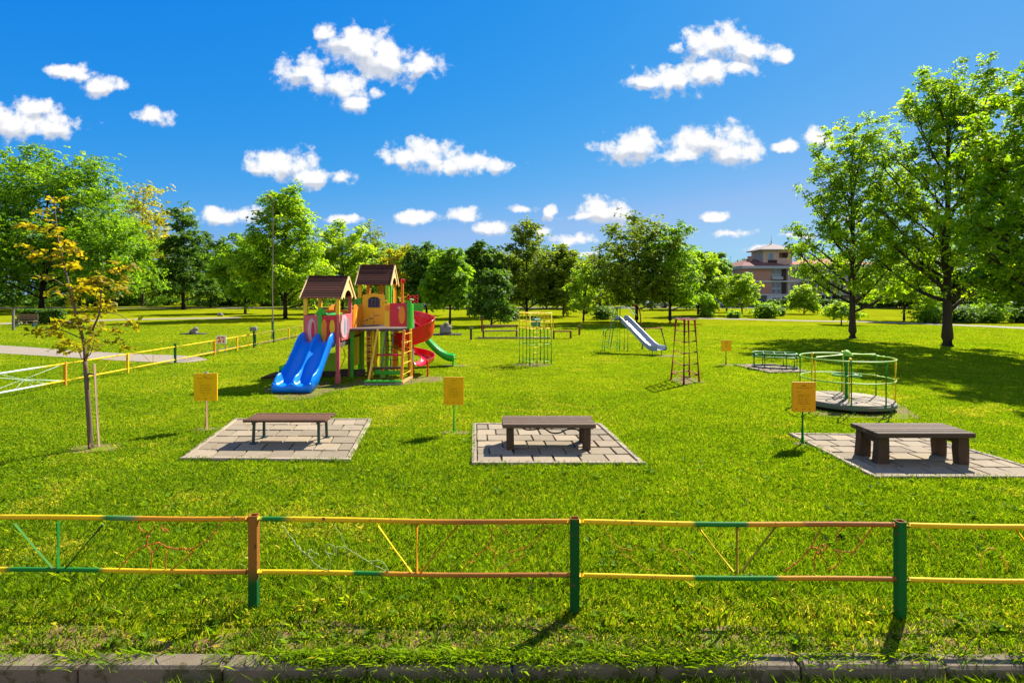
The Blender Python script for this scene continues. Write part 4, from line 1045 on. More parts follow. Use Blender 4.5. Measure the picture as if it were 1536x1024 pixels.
for k in range(8):
    a = k * math.pi / 4 + .2; c_, s_ = math.cos(a), math.sin(a)
    T(rb, 'upright', [((RR - .03) * c_, (RR - .03) * s_, .12), ((RR - .03) * c_, (RR - .03) * s_, 1.08), ((RR - .07) * c_, (RR - .07) * s_, 1.15)], .019, (gtube, gtube, ytube, gtube, ytube, gtube, gtube, ytube)[k], 8)
    if k % 4 == 0: T(rb, 'spoke', [((RR - .06) * c_, (RR - .06) * s_, 1.17), (.1 * c_, .1 * s_, 1.20)], .016, limet, 6)
    if k in (1, 5): T(rb, 'inner_post', [(.55 * c_, .55 * s_, .18), (.55 * c_, .55 * s_, 1.12), (.75 * c_, .75 * s_, 1.18), ((RR - .05) * c_, (RR - .05) * s_, 1.18)], .02, ytube if k in (1, 5) else gtube, 7)
    T(rb, 'rail_clip', [((RR - .03) * c_, (RR - .03) * s_, .64), ((RR - .03) * c_, (RR - .03) * s_, .68)], .032, ytube, 8)
T(rb, 'centre_pole', [(0, 0, 0), (0, 0, 1.22)], .045, gtube, 12)
T(rb, 'hand_wheel', ring(.30, .72, 24), .016, gtube, 6, True)
for k in range(3): T(rb, 'wheel_spoke', [(0, 0, .72), (.3 * math.cos(k * 2.09), .3 * math.sin(k * 2.09), .72)], .012, gtube, 6)
b = MB(); b.lathe([(0, 1.30), (.05, 1.29), (.13, 1.2), (.14, 1.17), (0, 1.17)], (0, 0, 0), 16); b.build('hub_cap', limet, rb, True)
for k in range(6):
    a = k * math.pi / 3; b = MB(); b.box(((RR - .1) * math.cos(a), (RR - .1) * math.sin(a), .03), (.05, .05, .1)); b.build('foot', gtube, rb)
# oval tube frame on its own pad
of = thing('oval_frame', 'low green oval tube frame standing on a small paved pad in tree shade', 'play frame', (*G(1162, 552.5), 0), -.35)
for z, k_, nm in ((.53, 1.0, 'top_ring'), (.42, 1.02, 'lower_ring')):
    T(of, nm, [(.70 * k_ * math.copysign(abs(math.cos(t)) ** .6, math.cos(t)), .42 * k_ * math.copysign(abs(math.sin(t)) ** .6, math.sin(t)), z) for t in np.linspace(0, 2 * math.pi, 36, endpoint=False)], .022, gtube, 8, True)
for t in (.5, 1.3, 1.9, 2.7, 3.6, 4.4, 5.0, 5.9):
    x, y = .70 * math.copysign(abs(math.cos(t)) ** .6, math.cos(t)), .42 * math.copysign(abs(math.sin(t)) ** .6, math.sin(t))
    T(of, 'leg', [(x, y, 0), (x, y, .53)], .024, dmetal, 7)
b = MB(); 
for x in (-.35, 0, .35): b.tube([(x, -.40, .53), (x, .40, .53)], .014, 6)
b.build('cross_bar', gtube, of, True)
b = MB(); b.tube([(.72 * math.cos(t), .46 * math.sin(t), .055) for t in np.linspace(0, 6.28, 30, endpoint=False)], .03, 6, True); b.build('base_ring', dmetal, of, True)
# cage climber
cc = thing('climbing_cage', 'tall cube cage of green bars with a yellow upper band', 'climbing frame', (*G(803, 545), 0), .42)
S_ = .44
for ix in range(4):
    for iy in range(4):
        if 0 < ix < 3 and 0 < iy < 3: continue
        x, y = -S_ + 2 * S_ * ix / 3, -S_ + 2 * S_ * iy / 3; cor = ix in (0, 3) and iy in (0, 3)
        T(cc, 'upright', [(x, y, -.03), (x, y, 1.32)], .028 if cor else .020, gtube if (ix + iy) % 2 == 0 else limet, 7)
        T(cc, 'upper_bar', [(x, y, 1.30), (x, y, 1.88)], .024 if cor else .017, ytube, 7)
sq = [(-S_, -S_), (S_, -S_), (S_, S_), (-S_, S_)]
for z, r_, m_ in ((1.88, .024, ytube), (1.58, .015, ytube), (1.32, .022, ytube), (.74, .018, limet), (.12, .018, limet)):
    T(cc, 'ring_bar', [(x, y, z) for x, y in sq], r_, m_, 7, True)
for z in (.35, .55, .95, 1.12): T(cc, 'rung', [(S_ * .33, S_, z), (S_, S_, z)], .013, ytube, 6); 
b = MB(); b.box((.05, .05, 1.52), (.3, .3, .3), None, .04); b.build('bell_box', surf('tube_teal', lin(40, 130, 100), .5), cc)
T(cc, 'hoop', [(-.1 + .28 * math.cos(t), .1, 1.68 + .08 * math.sin(t)) for t in np.linspace(0, 6.28, 20, endpoint=False)], .014, gtube, 6, True)
# rust ladder pyramid
rp = [G(1006.8, 569), G(1025.6, 577.5), G(1049, 573), G(1034.5, 566.5)]; rc = np.mean(rp, 0)
ld = thing('ladder_pyramid', 'tall rusty four legged ladder tower tapering to a small square top', 'climbing frame', (rc[0], rc[1], 0))
def rleg(i, z): k = 1 - .34 * z / 1.85; w = np.array(rp[i]) - rc; return (w[0] * k, w[1] * k, z)
for i in range(4): T(ld, 'leg', [rleg(i, -.05), rleg(i, 1.84)], .034, rtube, 8)
for z in (.22, .55, .88, 1.20, 1.50, 1.83):
    for i in range(4):
        if z > 1.8 or i < 2 or z in (.22,): T(ld, 'rung', [rleg(i, z), rleg((i + 1) % 4, z)], .024 if z < 1.8 else .03, rtube, 7)
# metal slide
ms = thing('metal_slide', 'narrow steel slide with a green tube ladder and arched handrails', 'slide', (5.2, 25.2, 0))
O = Vector((5.2, 25.2, 0))
def W3(px, py, Y): x, z = XZ(px, py, Y); return Vector((x, Y, z)) - O
steel = surf('slide_steel', (.55, .57, .60), .38, .55, nscale=4, namt=.2, bstr=.1); steel2 = surf('slide_side', (.30, .34, .40), .5, .3, nscale=5, namt=.25)
sa, sb, sc_ = Vector((5.08, 25.6, 1.40)) - O, Vector((5.98, 24.15, .30)) - O, Vector((6.25, 23.72, .24)) - O
dirn = (sb - sa); dirn.z = 0; dirn.normalize(); sd_ = Vector((dirn.y, -dirn.x, 0))
path3 = smooth2([tuple(sa - dirn * .3), tuple(sa), tuple(sa.lerp(sb, .5)), tuple(sb), tuple(sc_)], 6)
def strip(offs): return [[tuple(Vector(p_) + sd_ * s_ + Vector((0, 0, h_))) for s_, h_ in offs] for p_ in path3]
b = MB(); b.grid(strip([(-.235, .02), (-.15, 0), (.15, 0), (.235, .02)])); o = b.build('slide_bed', steel, ms, 'all')
for s_ in (-1, 1):
    b = MB(); b.grid(strip([(s_ * .25, -.05), (s_ * .25, .16), (s_ * .28, .165), (s_ * .28, -.05), (s_ * .25, -.05)])); b.build('slide_side', steel2, ms)
for t in (sc_, sb): T(ms, 'leg', [t + Vector((0, 0, .0)), Vector((t.x, t.y, -.05))], .02, dmetal, 6)
lp = Vector((4.35, 25.7, 0)) - O; hx = .42
for x, y in ((-.82, .25), (-.82, -.35), (-.12, -.35), (-.12, .3)):
    q = Vector((4.95, 25.75, 0)) - O
    top = 1.98 if x > -.5 else 1.02
    T(ms, 'ladder_post', [q + Vector((x, y, -.05)), q + Vector((x * .9, y, top - .1)), q + Vector((x * .75, y, top))], .024, gtube, 7)
q = Vector((4.95, 25.75, 0)) - O
for z in (.2, .45, .7, .95):
    T(ms, 'rung', [q + Vector((-.82, -.35, z)), q + Vector((-.12, -.35, z))], .016, limet if z > .5 else gtube, 6); T(ms, 'rung', [q + Vector((-.82, -.35, z)), q + Vector((-.82, .25, z))], .016, gtube, 6)
for y in (-.35, .3):
    T(ms, 'handrail', [tuple(v_) for v_ in smooth2([tuple(q + Vector((-.55, y, .1))), tuple(q + Vector((-.38, y, 1.2))), tuple(q + Vector((-.28, y, 1.85))), tuple(q + Vector((-.05, y, 1.98))), tuple(q + Vector((.35, y, 1.95))), tuple(q + Vector((.62, y - .15, 1.6)))], 5)], .02, gtube if y < 0 else grey, 7)
b = MB(); b.box(q + Vector((-.05, 0, 1.42)), (.55, .6, .04)); b.build('platform', deckm, ms)
T(ms, 'leg', [q + Vector((.2, .25, -.05)), q + Vector((.2, .25, 1.42))], .022, dmetal, 6); T(ms, 'leg', [q + Vector((.25, -.3, -.05)), q + Vector((.25, -.3, 1.42))], .022, dmetal, 6)
# rusty exercise bar and hooked post behind the slide
hb = thing('exercise_bar', 'low rusty horizontal bar on splayed legs right of the steel slide', 'exercise bar', (*G(976, 524), 0))
for x in (-.42, .42): T(hb, 'leg', [(x * .9 + .1, 0, .98), (x * 1.0 + (.0 if x < 0 else .32), -.05, -.05)], .034, dmetal, 6)
T(hb, 'cross_bar', [(-.85, 0, .98), (.55, 0, .98)], .042, rtube, 7)
hp = thing('hooked_post', 'rusty post with a bent hook top behind the steel slide', 'post', (*G(961, 506), 0))
T(hp, 'shaft', smooth2([(0, 0, -.05), (0, 0, 1.0), (-.06, 0, 1.55), (-.2, 0, 1.9), (-.33, 0, 1.93), (-.36, 0, 1.8)], 4), .038, rtube, 7)
b = MB(); b.lathe([(.0, .05), (.16, .04), (.18, 0), (.18, -.03)], (0, 0, 0), 10); b.build('foot', conc, hp)
# low rail benches further back, posts, stones
def rail_bench(label, px, py, w, m):
    t = thing('low_bench', label, 'bench', (*G(px, py), 0))
    b = MB(); b.box((0, .0, .42), (w, .34, .06), None, .008); b.build('seat', m, t)
    b = MB(); b.box((0, .16, .70), (w, .05, .14), None, .008); b.build('backrest', m, t)
    for s_ in (-.46, .46):
        b = MB(); b.box((s_ * w, 0, .19), (.09, .34, .44)); b.bar((s_ * w, .13, .4), (s_ * w, .17, .77), .07, .06); b.build('leg', rtube, t)
    return t
rail_bench('low brown bench with a back rail at the left of the climbing cage', 750, 507, 2.1, surf('bench_tan', (.20, .11, .05), .7, nscale=8, namt=.3))
t = thing('low_bench', 'short rusty seat with one tall hooped end right of the climbing cage', 'bench', (*G(843, 507.5), 0))
b = MB(); b.box((0, 0, .42), (1.05, .34, .06)); b.build('seat', rtube, t)
for s_ in (-.48, .5): 
    b = MB(); b.box((s_, 0, .19), (.08, .32, .44)); b.build('leg', rtube, t)
T(t, 'hoop', smooth2([(-.5, 0, 0), (-.5, 0, .9), (-.56, 0, 1.18), (-.75, 0, 1.22), (-1.5, 0, 1.24)], 4), .03, ytube, 6)
t = thing('low_kerb', 'pale concrete strip under the low brown bench', 'slab', (*G(770, 507.5), 0))
b = MB(); b.box((0, -.1, .03), (4.2, .5, .08)); b.build('slab', conc, t)
for k, (px, py, h_, lab) in enumerate(((706.5, 509.5, .60, 'short pale topped post on bare grass behind the green wave slide'), (723, 497, .95, 'dark slender post beside the low brown bench'), (869, 502.5, .50, 'small lone grey post between climbing cage and steel slide'))):
    t = thing('short_post', lab, 'post', (*G(px, py), 0)); b = MB(); b.box((0, 0, h_ / 2), (.12, .12, h_), None, .02); b.build('shaft', rtube if k != 0 else log_wood, t)
    b = MB(); b.box((0, 0, h_ + .05), (.20, .2, .10), None, .03); b.build('cap', conc if k != 1 else dmetal, t)
stone = surf('field_stone', (.22, .19, .16), .9, nscale=4, namt=.35, bstr=.9, bscale=12)
def rocks(name, label, cat, px, py, items, slab=None):
    t = thing(name, label, cat, (*G(px, py), 0))
    for i, (x, z, rx, rz) in enumerate(items):
        b = MB(); r = random.Random(i + int(px)); prof = []
        rows = []
        for a in range(7):
            ph = math.pi * a / 6; rows.append([(x + rx * math.sin(ph) * math.cos(th) * r.uniform(.82, 1.12), rx * math.sin(ph) * math.sin(th) * r.uniform(.82, 1.12), z + rz * math.cos(ph)) for th in np.linspace(0, 2 * math.pi, 10, endpoint=False)])
        b.grid(rows, True); b.build('rock', stone, t, True)
    if slab:
        b = MB(); b.box((0, 0, .02), slab, None, .01); b.build('slab', surf('dark_slab', (.06, .055, .05), .9, nscale=5, namt=.3), t)
    return t
rocks('stone_heap', 'pile of grey stones on a dark slab behind the spiral slide', 'stones', 668.5, 502, [(0, .22, .40, .26), (.16, .42, .26, .2), (-.18, .44, .22, .18), (.05, .66, .18, .14)], (2.0, .9, .09))
rocks('stone_heap', 'small grey stone stump on a flat slab left of the lamp post', 'stones', 291, 501, [(0, .16, .26, .2), (.12, .34, .17, .14), (-.16, .1, .18, .12)], (1.5, .7, .06))
rocks('stone_heap', 'tiny pale stone sitting on far grass beside the upper path', 'stones', 330, 474, [(0, .18, .3, .26), (.2, .12, .2, .16)])
t = thing('bollard', 'dark post with a grey box top behind the low yellow fence', 'post', (-12.35, 27.1, 0))
b = MB(); b.tube([(0, 0, -.05), (0, 0, .8)], .05, 8); b.build('shaft', dmetal, t)
b = MB(); b.box((0, 0, .90), (.30, .24, .20), None, .03); b.build('cap', surf('bollard_grey', (.16, .155, .15), .7), t)
# lamp post
lx, ly = G(409, 508)
lp_ = thing('lamp_post', 'tall slender grey lamp post rising left of the play tower', 'lamp post', (lx, ly, 0))
b = MB(); b.tube([(0, 0, -.1), (0, 0, 1.0)], [.085, .08], 10); b.build('base', dmetal, lp_, True)
b = MB(); b.tube([(0, 0, 1.0), (0, 0, 4.5), (0, 0, 7.6)], [.045, .034, .024], 10); b.build('mast', surf('lamp_grey', (.13, .10, .07), .6, .2), lp_, True)
b = MB(); b.tube(smooth2([(0, 0, 7.6), (.06, -.2, 7.95), (.1, -.6, 8.05)], 4), .03, 7); b.build('arm', surf('lamp_grey', (.2, .19, .17), .5, .4), lp_, True)
b = MB(); b.box((.11, -.75, 8.02), (.16, .42, .09), None, .03); b.build('lamp_head', surf('lamp_grey', (.2, .19, .17), .5, .4), lp_)
# far bench before a clipped box hedge (left)
fb = thing('park_bench', 'distant tan bench with a slatted back before a dark clipped hedge', 'bench', (*G(37, 490), 0))
b = MB(); b.box((0, -.0, .45), (1.7, .45, .06), None, .01); b.build('seat', surf('bench_tan', (.2, .11, .05), .7), fb)
b = MB(); 
for z in (.62, .78, .92): b.box((0, .25, z), (1.7, .04, .10))
b.build('backrest', surf('bench_tan', (.2, .11, .05), .7), fb)
for s_ in (-.75, .75): b = MB(); b.box((s_, .05, .22), (.1, .45, .46)); b.bar((s_, .24, .4), (s_, .29, .98), .08, .06); b.build('leg', dmetal, fb)
t = thing('short_post', 'grey wooden post standing left of the distant hedge bench', 'post', (*G(20, 495), 0)); b = MB(); b.box((0, 0, .7), (.14, .14, 1.4), None, .02); b.build('shaft', surf('weathered_post', (.15, .14, .12), .8, nscale=8, namt=.3), t)
b = MB(); b.box((0, 0, 1.42), (.17, .17, .06), None, .02); b.build('cap', dmetal, t)
# ------------------------------------------------------------------ trees
G_MID = leafy('leaf_green', [(0, (.020, .046, .004)), (.5, (.058, .108, .005)), (1, (.125, .165, .006))], .5, gain=2.45)
G_DARK = leafy('leaf_dark', [(0, (.012, .030, .005)), (.5, (.030, .060, .007)), (1, (.062, .10, .008))], .38, gain=2.7)
G_LIME = leafy('leaf_lime', [(0, (.060, .11, .008)), (.5, (.115, .170, .010)), (1, (.19, .215, .014))], .5, gain=2.1)
G_BRIGHT = leafy('leaf_bright', [(0, (.020, .052, .003)), (.5, (.084, .136, .004)), (.9, (.165, .20, .005)), (1, (.22, .19, .008))], .55, gain=2.3)
G_AUT = leafy('leaf_autumn', [(0, (.07, .10, .006)), (.5, (.15, .15, .008)), (1, (.26, .18, .010))], .5, gain=2.1)
G_OLIVE = leafy('leaf_olive', [(0, (.030, .052, .005)), (.5, (.072, .102, .006)), (1, (.135, .15, .008))], .45, gain=2.1)
G_SAP = leafy('leaf_sapling', [(0, (.065, .07, .004)), (.4, (.15, .14, .006)), (.75, (.25, .185, .010)), (1, (.34, .175, .02))], .5, gain=1.4)
bark = surf('bark', (.055, .042, .030), .9, nscale=9, namt=.4, bstr=.9, bscale=18, stretch=(3, 3, .6)); bark_far = surf('bark_far', (.040, .032, .024), .95, nscale=3, namt=.3, bstr=0)
PROF = {'egg': lambda t: (.55 + .45 * min(1, t / .3)) if t < .3 else max(.04, 1 - ((t - .3) / .72) ** 1.35) ** .95, 'tall': lambda t: math.sin(math.pi * (.20 + .76 * t)) ** .6, 'oval': lambda t: math.sin(math.pi * (.10 + .86 * t)) ** .65, 'round': lambda t: max(0, 1 - (2 * t - .9) ** 2 * .85) ** .5, 'cone': lambda t: (1 - t) ** .8 * .92 + .10,
        'dome': lambda t: max(.05, 1 - t ** 2.3) ** .6 * (.72 + .28 * min(1, t * 4)), 'vase': lambda t: (.45 + .55 * min(1, t * 1.6)) * max(.05, 1 - t ** 4) ** .6, 'column': lambda t: .8 * max(.05, 1 - t ** 3) ** .7 + .12}
def leaves_at(r, A, W, n, sig, ls, centre_bias, up=.8, flat=.6, per=9):
    """n leaves in sprays (per leaves sharing a twig, a tilt and a tone) round the twig points A (k,3); returns quads and tone values"""
    m = max(1, n // per)
    idx = r.choice(len(A), m, p=W / W.sum()); tone = r.normal(0, .10, len(A))
    C = A[idx] + r.normal(0, 1, (m, 3)) * np.array([1, 1, flat]) * sig[idx][:, None]
    ctr = A.mean(0); out = C - ctr; out /= np.linalg.norm(out, axis=1)[:, None] + 1e-6
    SN = r.normal(0, .38, (m, 3)) + out * .35; SN[:, 2] += up; SN /= np.linalg.norm(SN, axis=1)[:, None]
    SD = out * .8 + r.normal(0, .6, (m, 3)); SD -= SN * (SD * SN).sum(1)[:, None]; SD /= np.linalg.norm(SD, axis=1)[:, None]
    SB = np.cross(SN, SD); st = tone[idx] + r.normal(0, .11, m)
    k = np.repeat(np.arange(m), per); n = len(k)
    along = r.uniform(-1.5, 1.5, n)[:, None]; across = r.normal(0, .52, n)[:, None]
    c = C[k] + (SD[k] * along + SB[k] * across * (1.25 - .3 * np.abs(along)) - SN[k] * (.10 * along ** 2 + r.normal(0, .16, n)[:, None])) * ls
    nr = SN[k] + r.normal(0, .34, (n, 3)); nr /= np.linalg.norm(nr, axis=1)[:, None]
    t = SD[k] * .6 + SB[k] * np.sign(across) * .8 + r.normal(0, .4, (n, 3)); t -= nr * (t * nr).sum(1)[:, None]; t /= np.linalg.norm(t, axis=1)[:, None]
    b = np.cross(nr, t); s = ls * r.uniform(.65, 1.25, n)[:, None]
    fold = nr * s * .16
    V = np.stack([c - t * s * .55, c + b * s * .40 + fold, c + t * s * .6 - fold * .6, c - b * s * .40 + fold], 1)
    return V, np.clip(.48 + st[k] + r.normal(0, .10, n), 0, 1)
def tree(name, label, x, y, H, Rad, shape='oval', mat=None, base=.2, nl=14, nleaf=6000, seed=1, group=None, leaf=None, lean=(0, 0), rise=.75, tr=None, sparse=1.0, trunk_mat=None, forks=1, sig=1.0, cat='tree', mat2=None, topspread=.0):
    r = np.random.default_rng(seed); rr = random.Random(seed)
    t_ = thing(name, label, cat, (x, y, 0), 0, group)
    Y = math.hypot(x, y); ls = leaf or (.10 + .0021 * Y); pr = PROF[shape]
    r0 = tr or (.012 * H + .045); mb = MB(); A, Wt, Sg = [], [], []
    near = Y < 40
    hb = base * H
    def crown_r(z): return Rad * pr(min(1, max(0, (z - hb * .8) / (H - hb * .8))))
    leaders = []
    for f in range(forks):
        az = rr.uniform(0, 6.28); sp = 0 if forks == 1 else Rad * .35
        pts = []
        for i in range(9):
            k = i / 8; z = H * .93 * k
            w = (k ** 1.4)
            pts.append((lean[0] * k + math.cos(az + f * 6.28 / forks) * sp * w + (rr.uniform(-.02, .02) * H * .5 * k), lean[1] * k + math.sin(az + f * 6.28 / forks) * sp * w + rr.uniform(-.02, .02) * H * .5 * k, z))
        pts = smooth2(pts, 3); n = len(pts)
        rad = [max(.012, r0 * (.7 if forks > 1 and f else 1) * (1 - .86 * (i / (n - 1)) ** .8)) for i in range(n)]
        if f == 0: rad[0] = r0 * 1.55; rad[1] = r0 * 1.12
        mb.tube([(p_[0], p_[1], p_[2] - (.08 if i == 0 else 0)) for i, p_ in enumerate(pts)], rad, 10 if near else 6)
        leaders.append((pts, rad))
        for k in (.86, .93, 1.0):
            p_ = pts[int((n - 1) * k)]; A.append(p_); Wt.append(.5); Sg.append(.30 * Rad * .3 * sig)
    for i in range(nl):
        pts, rad = leaders[i % forks]; n = len(pts)
        k = base + (1 - base) * .80 * (i / max(1, nl - 1)) ** 1.05
        ip = min(n - 1, int((n - 1) * min(.97, k / .93))); p0 = np.array(pts[ip])
        az = i * 2.399 + rr.uniform(-.45, .45)
        hz = p0[2]; ks = (i / max(1, nl - 1))
        rise_ = rise * (.55 + .9 * ks)
        # the limb ends on the crown's outline
        L = Rad * .5
        for _ in range(5): L = .5 * L + .5 * crown_r(min(H * .985, hz + L * rise_)) * rr.uniform(.86, 1.08)
        L = max(L, Rad * .14); zr = min(L * rise_, H * .99 - hz)
        d = np.array([math.cos(az), math.sin(az), 0])
        mid = p0 + d * L * .45 + np.array([0, 0, zr * (.38 if shape != 'cone' else .5)]); end = p0 + d * L + np.array([0, 0, zr])
        mid += r.normal(0, .05 * L, 3)
        lp_ = smooth2([p0, mid, end], 4); rl = min(rad[ip] * .62, r0 * .5)
        mb.tube(lp_, [max(.007, rl * (1 - .85 * j / (len(lp_) - 1))) for j in range(len(lp_))], 6 if near else 4)
        ns = max(3, int(3 + 4 * L / Rad + (2 if near else 0)))
        for j in range(ns):
            s = .30 + .70 * (j + rr.random()) / ns; q = np.array(lp_[min(len(lp_) - 1, int(s * (len(lp_) - 1)))])
            a2 = az + rr.choice((-1, 1)) * rr.uniform(.3, 1.3); l2 = L * rr.uniform(.22, .46) * (1.25 - .6 * s) + Rad * .05
            d2 = np.array([math.cos(a2), math.sin(a2), rr.uniform(.1, .95) * (.6 + rise_)]) ; d2 /= np.linalg.norm(d2)
            e2 = q + d2 * l2; m2 = (q + e2) / 2 + r.normal(0, .08 * l2, 3)
            mb.tube([q, m2, e2], [max(.006, rl * .38), max(.005, rl * .25), .004], 4 if near else 3, cap=False)
            for f_, w_ in ((.45, .7), (.8, 1.0), (1.0, 1.0)):
                A.append(q + (e2 - q) * f_); Wt.append(w_ * (l2 / Rad + .12) * rr.uniform(.4, 1.6)); Sg.append((.10 * Rad + .25 * l2) * sig * rr.uniform(.6, 1.15) * .62)
            if near or l2 > .25 * Rad:
                for _ in range(2):
                    d3 = d2 + r.normal(0, .55, 3); d3 /= np.linalg.norm(d3); e3 = m2 + d3 * l2 * .75
                    mb.tube([m2, e3], [max(.005, rl * .22), .004], 3, cap=False)
                    A.append(e3); Wt.append(.8 * (l2 / Rad + .12)); Sg.append((.09 * Rad + .2 * l2) * sig * .55)
        A.append(end); Wt.append(.6); Sg.append(.12 * Rad * sig)
    mb.build('trunk', trunk_mat or (bark if near else bark_far), t_, 'all')
    A = np.array(A); Wt = np.array(Wt); Sg = np.array(Sg)
    V, val = leaves_at(r, A, Wt, int(nleaf * sparse), Sg, ls, 0)
    V[..., 2] = np.maximum(V[..., 2], .05)
    quads('crown', V, 4, mat or G_MID, t_, val)
    return t_
def ptree(name, label, px, base_y, top_y, hw, **k):
    x, y = G(px, base_y); H = (base_y - top_y) / (base_y - CY) * HC
    return tree(name, label, x, y, H, hw / F * y, **k)
# right group, nearest
ptree('park_tree', 'tall leafy tree with steep limbs, tallest of those standing in full view', 1421, 519, 92, 104, shape='tall', mat=G_BRIGHT, base=.15, nl=44, nleaf=60000, seed=12, rise=1.3, leaf=.118, tr=.24, sig=.58)
ptree('park_tree', 'slimmer leafy tree in front of the brick building, its crown starting low', 1279, 507, 178, 82, shape='tall', mat=G_BRIGHT, base=.15, nl=38, nleaf=42000, seed=23, rise=1.25, leaf=.12, tr=.20, sig=.56)
tree('park_tree', 'big dense tree cut by the right edge of the photo', 19.9, 20.4, 11.2, 3.0, shape='round', mat=G_BRIGHT, base=.16, nl=34, nleaf=36000, seed=31, rise=.9, leaf=.15, tr=.26, sig=.75)
ptree('young_tree', 'small yellow green tree between the two big trees on the right lawn', 1356, 481.5, 392, 52, shape='dome', mat=G_LIME, base=.25, nl=14, nleaf=9000, seed=41, rise=.6)
ptree('young_tree', 'knee high yellow green sapling bush at the foot of the slim right tree', 1262, 487, 455, 25, shape='dome', mat=G_LIME, base=.3, nl=10, nleaf=2600, seed=42, rise=.4, tr=.06)
# centre
ptree('park_tree', 'tall spreading tree with two dark trunks behind the steel slide', 955, 484, 319, 66, shape='dome', mat=G_OLIVE, base=.12, nl=26, nleaf=20000, seed=51, rise=.75, forks=2)
ptree('park_tree', 'airy tree leaning right over the rusty ladder tower', 1005, 484, 330, 52, shape='dome', mat=G_MID, base=.13, nl=22, nleaf=14000, seed=52, rise=.8)
ptree('park_tree', 'tall peaked tree with dense crown rising behind the climbing cage', 790, 475, 317, 52, shape='cone', mat=G_OLIVE, base=.09, nl=28, nleaf=18000, seed=53, rise=.7)
ptree('young_tree', 'narrow upright light green tree between cage and steel slide', 875, 483, 395, 25, shape='vase', mat=G_LIME, base=.12, nl=14, nleaf=4500, seed=54, rise=1.5, forks=2)
ptree('park_tree', 'yellow green middle tree right of the peaked tree', 845, 474, 368, 40, shape='oval', mat=G_OLIVE, base=.09, nl=16, nleaf=10000, seed=55, leaf=.33)
ptree('park_tree', 'round leafy tree with short trunk right of the red spiral slide', 675, 487, 372, 36, shape='oval', mat=G_MID, base=.20, nl=16, nleaf=8500, seed=56, leaf=.33, rise=.9)
ptree('bushy_tree', 'multi stemmed bushy tree with foliage nearly to the grass', 737, 489, 400, 36, shape='dome', mat=G_DARK, base=.06, nl=18, nleaf=8500, seed=57, rise=1.0, forks=3)
ptree('park_tree', 'dark tall tree just left of the bushy multi stemmed tree', 722, 476, 362, 34, shape='oval', mat=G_DARK, base=.09, nl=16, nleaf=10500, seed=58, leaf=.33)
ptree('park_tree', 'dark green tree above the top of the spiral slide', 640, 473, 366, 40, shape='oval', mat=G_DARK, base=.09, nl=16, nleaf=11500, seed=59, leaf=.33)
ptree('park_tree', 'yellowing tree behind the right roof of the play tower', 600, 470, 370, 34, shape='oval', mat=G_AUT, base=.12, nl=14, nleaf=8000, seed=60, leaf=.33)
ptree('park_tree', 'thin sparse tree with visible twigs behind the taller tower roof', 556, 468, 330, 30, shape='oval', mat=G_OLIVE, base=.2, nl=16, nleaf=2600, seed=61, rise=1.3)
ptree('park_tree', 'yellow green full tree beside the big tree over the left tower roof', 514, 470, 330, 44, shape='round', mat=G_LIME, base=.12, nl=16, nleaf=11000, seed=62, leaf=.33)
ptree('park_tree', 'big bright broad tree with spiky top standing behind the lamp post', 428, 478, 272, 84, shape='cone', mat=G_BRIGHT, base=.09, nl=40, nleaf=36000, seed=63, rise=.85, sig=.8)
ptree('park_tree', 'yellowish tree to the right of the ladder tower, its crown reaching down', 1047, 474, 372, 34, shape='oval', mat=G_LIME, base=.08, nl=16, nleaf=9000, seed=64, leaf=.33)
ptree('park_tree', 'slender open tree between the ladder tower and the building', 1068, 472, 378, 28, shape='oval', mat=G_MID, base=.3, nl=12, nleaf=3600, seed=65, leaf=.33)
ptree('park_tree', 'narrow dark tree left of the brick building', 1090, 468, 388, 13, shape='column', mat=G_DARK, base=.2, nl=12, nleaf=2400, seed=66)
ptree('young_tree', 'small round bright yellow green tree left of the building corner', 1113, 473, 410, 26, shape='round', mat=G_LIME, base=.22, nl=14, nleaf=5500, seed=67)
ptree('young_tree', 'small round yellow green tree standing before the building wall', 1206, 471, 428, 22, shape='dome', mat=G_LIME, base=.1, nl=14, nleaf=5000, seed=68)
# left
ptree('park_tree', 'huge broad tree at the left edge with dark trunk and lit top', 62, 466, 214, 122, shape='dome', mat=G_MID, base=.08, nl=50, nleaf=76000, seed=71, rise=.62, forks=2, leaf=.33, sig=.8)
ptree('park_tree', 'huge tree cut by the left edge of the photo', -105, 470, 225, 110, shape='dome', mat=G_MID, base=.15, nl=28, nleaf=20000, seed=72, rise=.6)
ptree('young_tree', 'yellow topped airy tree right of the huge left tree', 214, 460, 275, 58, shape='oval', mat=G_AUT, base=.35, nl=20, nleaf=8000, seed=73, rise=1.0, tr=.25)
ptree('park_tree', 'dark tall evergreen looking tree left of the lamp post', 275, 464, 296, 44, shape='cone', mat=G_DARK, base=.10, nl=26, nleaf=18000, seed=74, leaf=.33, rise=.5)
ptree('park_tree', 'shorter dark tree squeezed between evergreen and big broad tree', 316, 462, 345, 34, shape='oval', mat=G_DARK, base=.1, nl=16, nleaf=11000, seed=75, leaf=.33)
ptree('park_tree', 'leafy green tree filling the gap under the yellow topped tree', 170, 468, 330, 66, shape='round', mat=G_MID, base=.14, nl=20, nleaf=18000, seed=76, leaf=.33)
ptree('park_tree', 'mid green tree behind lamp post and low yellow fence', 368, 470, 350, 46, shape='round', mat=G_MID, base=.12, nl=18, nleaf=13000, seed=77, leaf=.33)
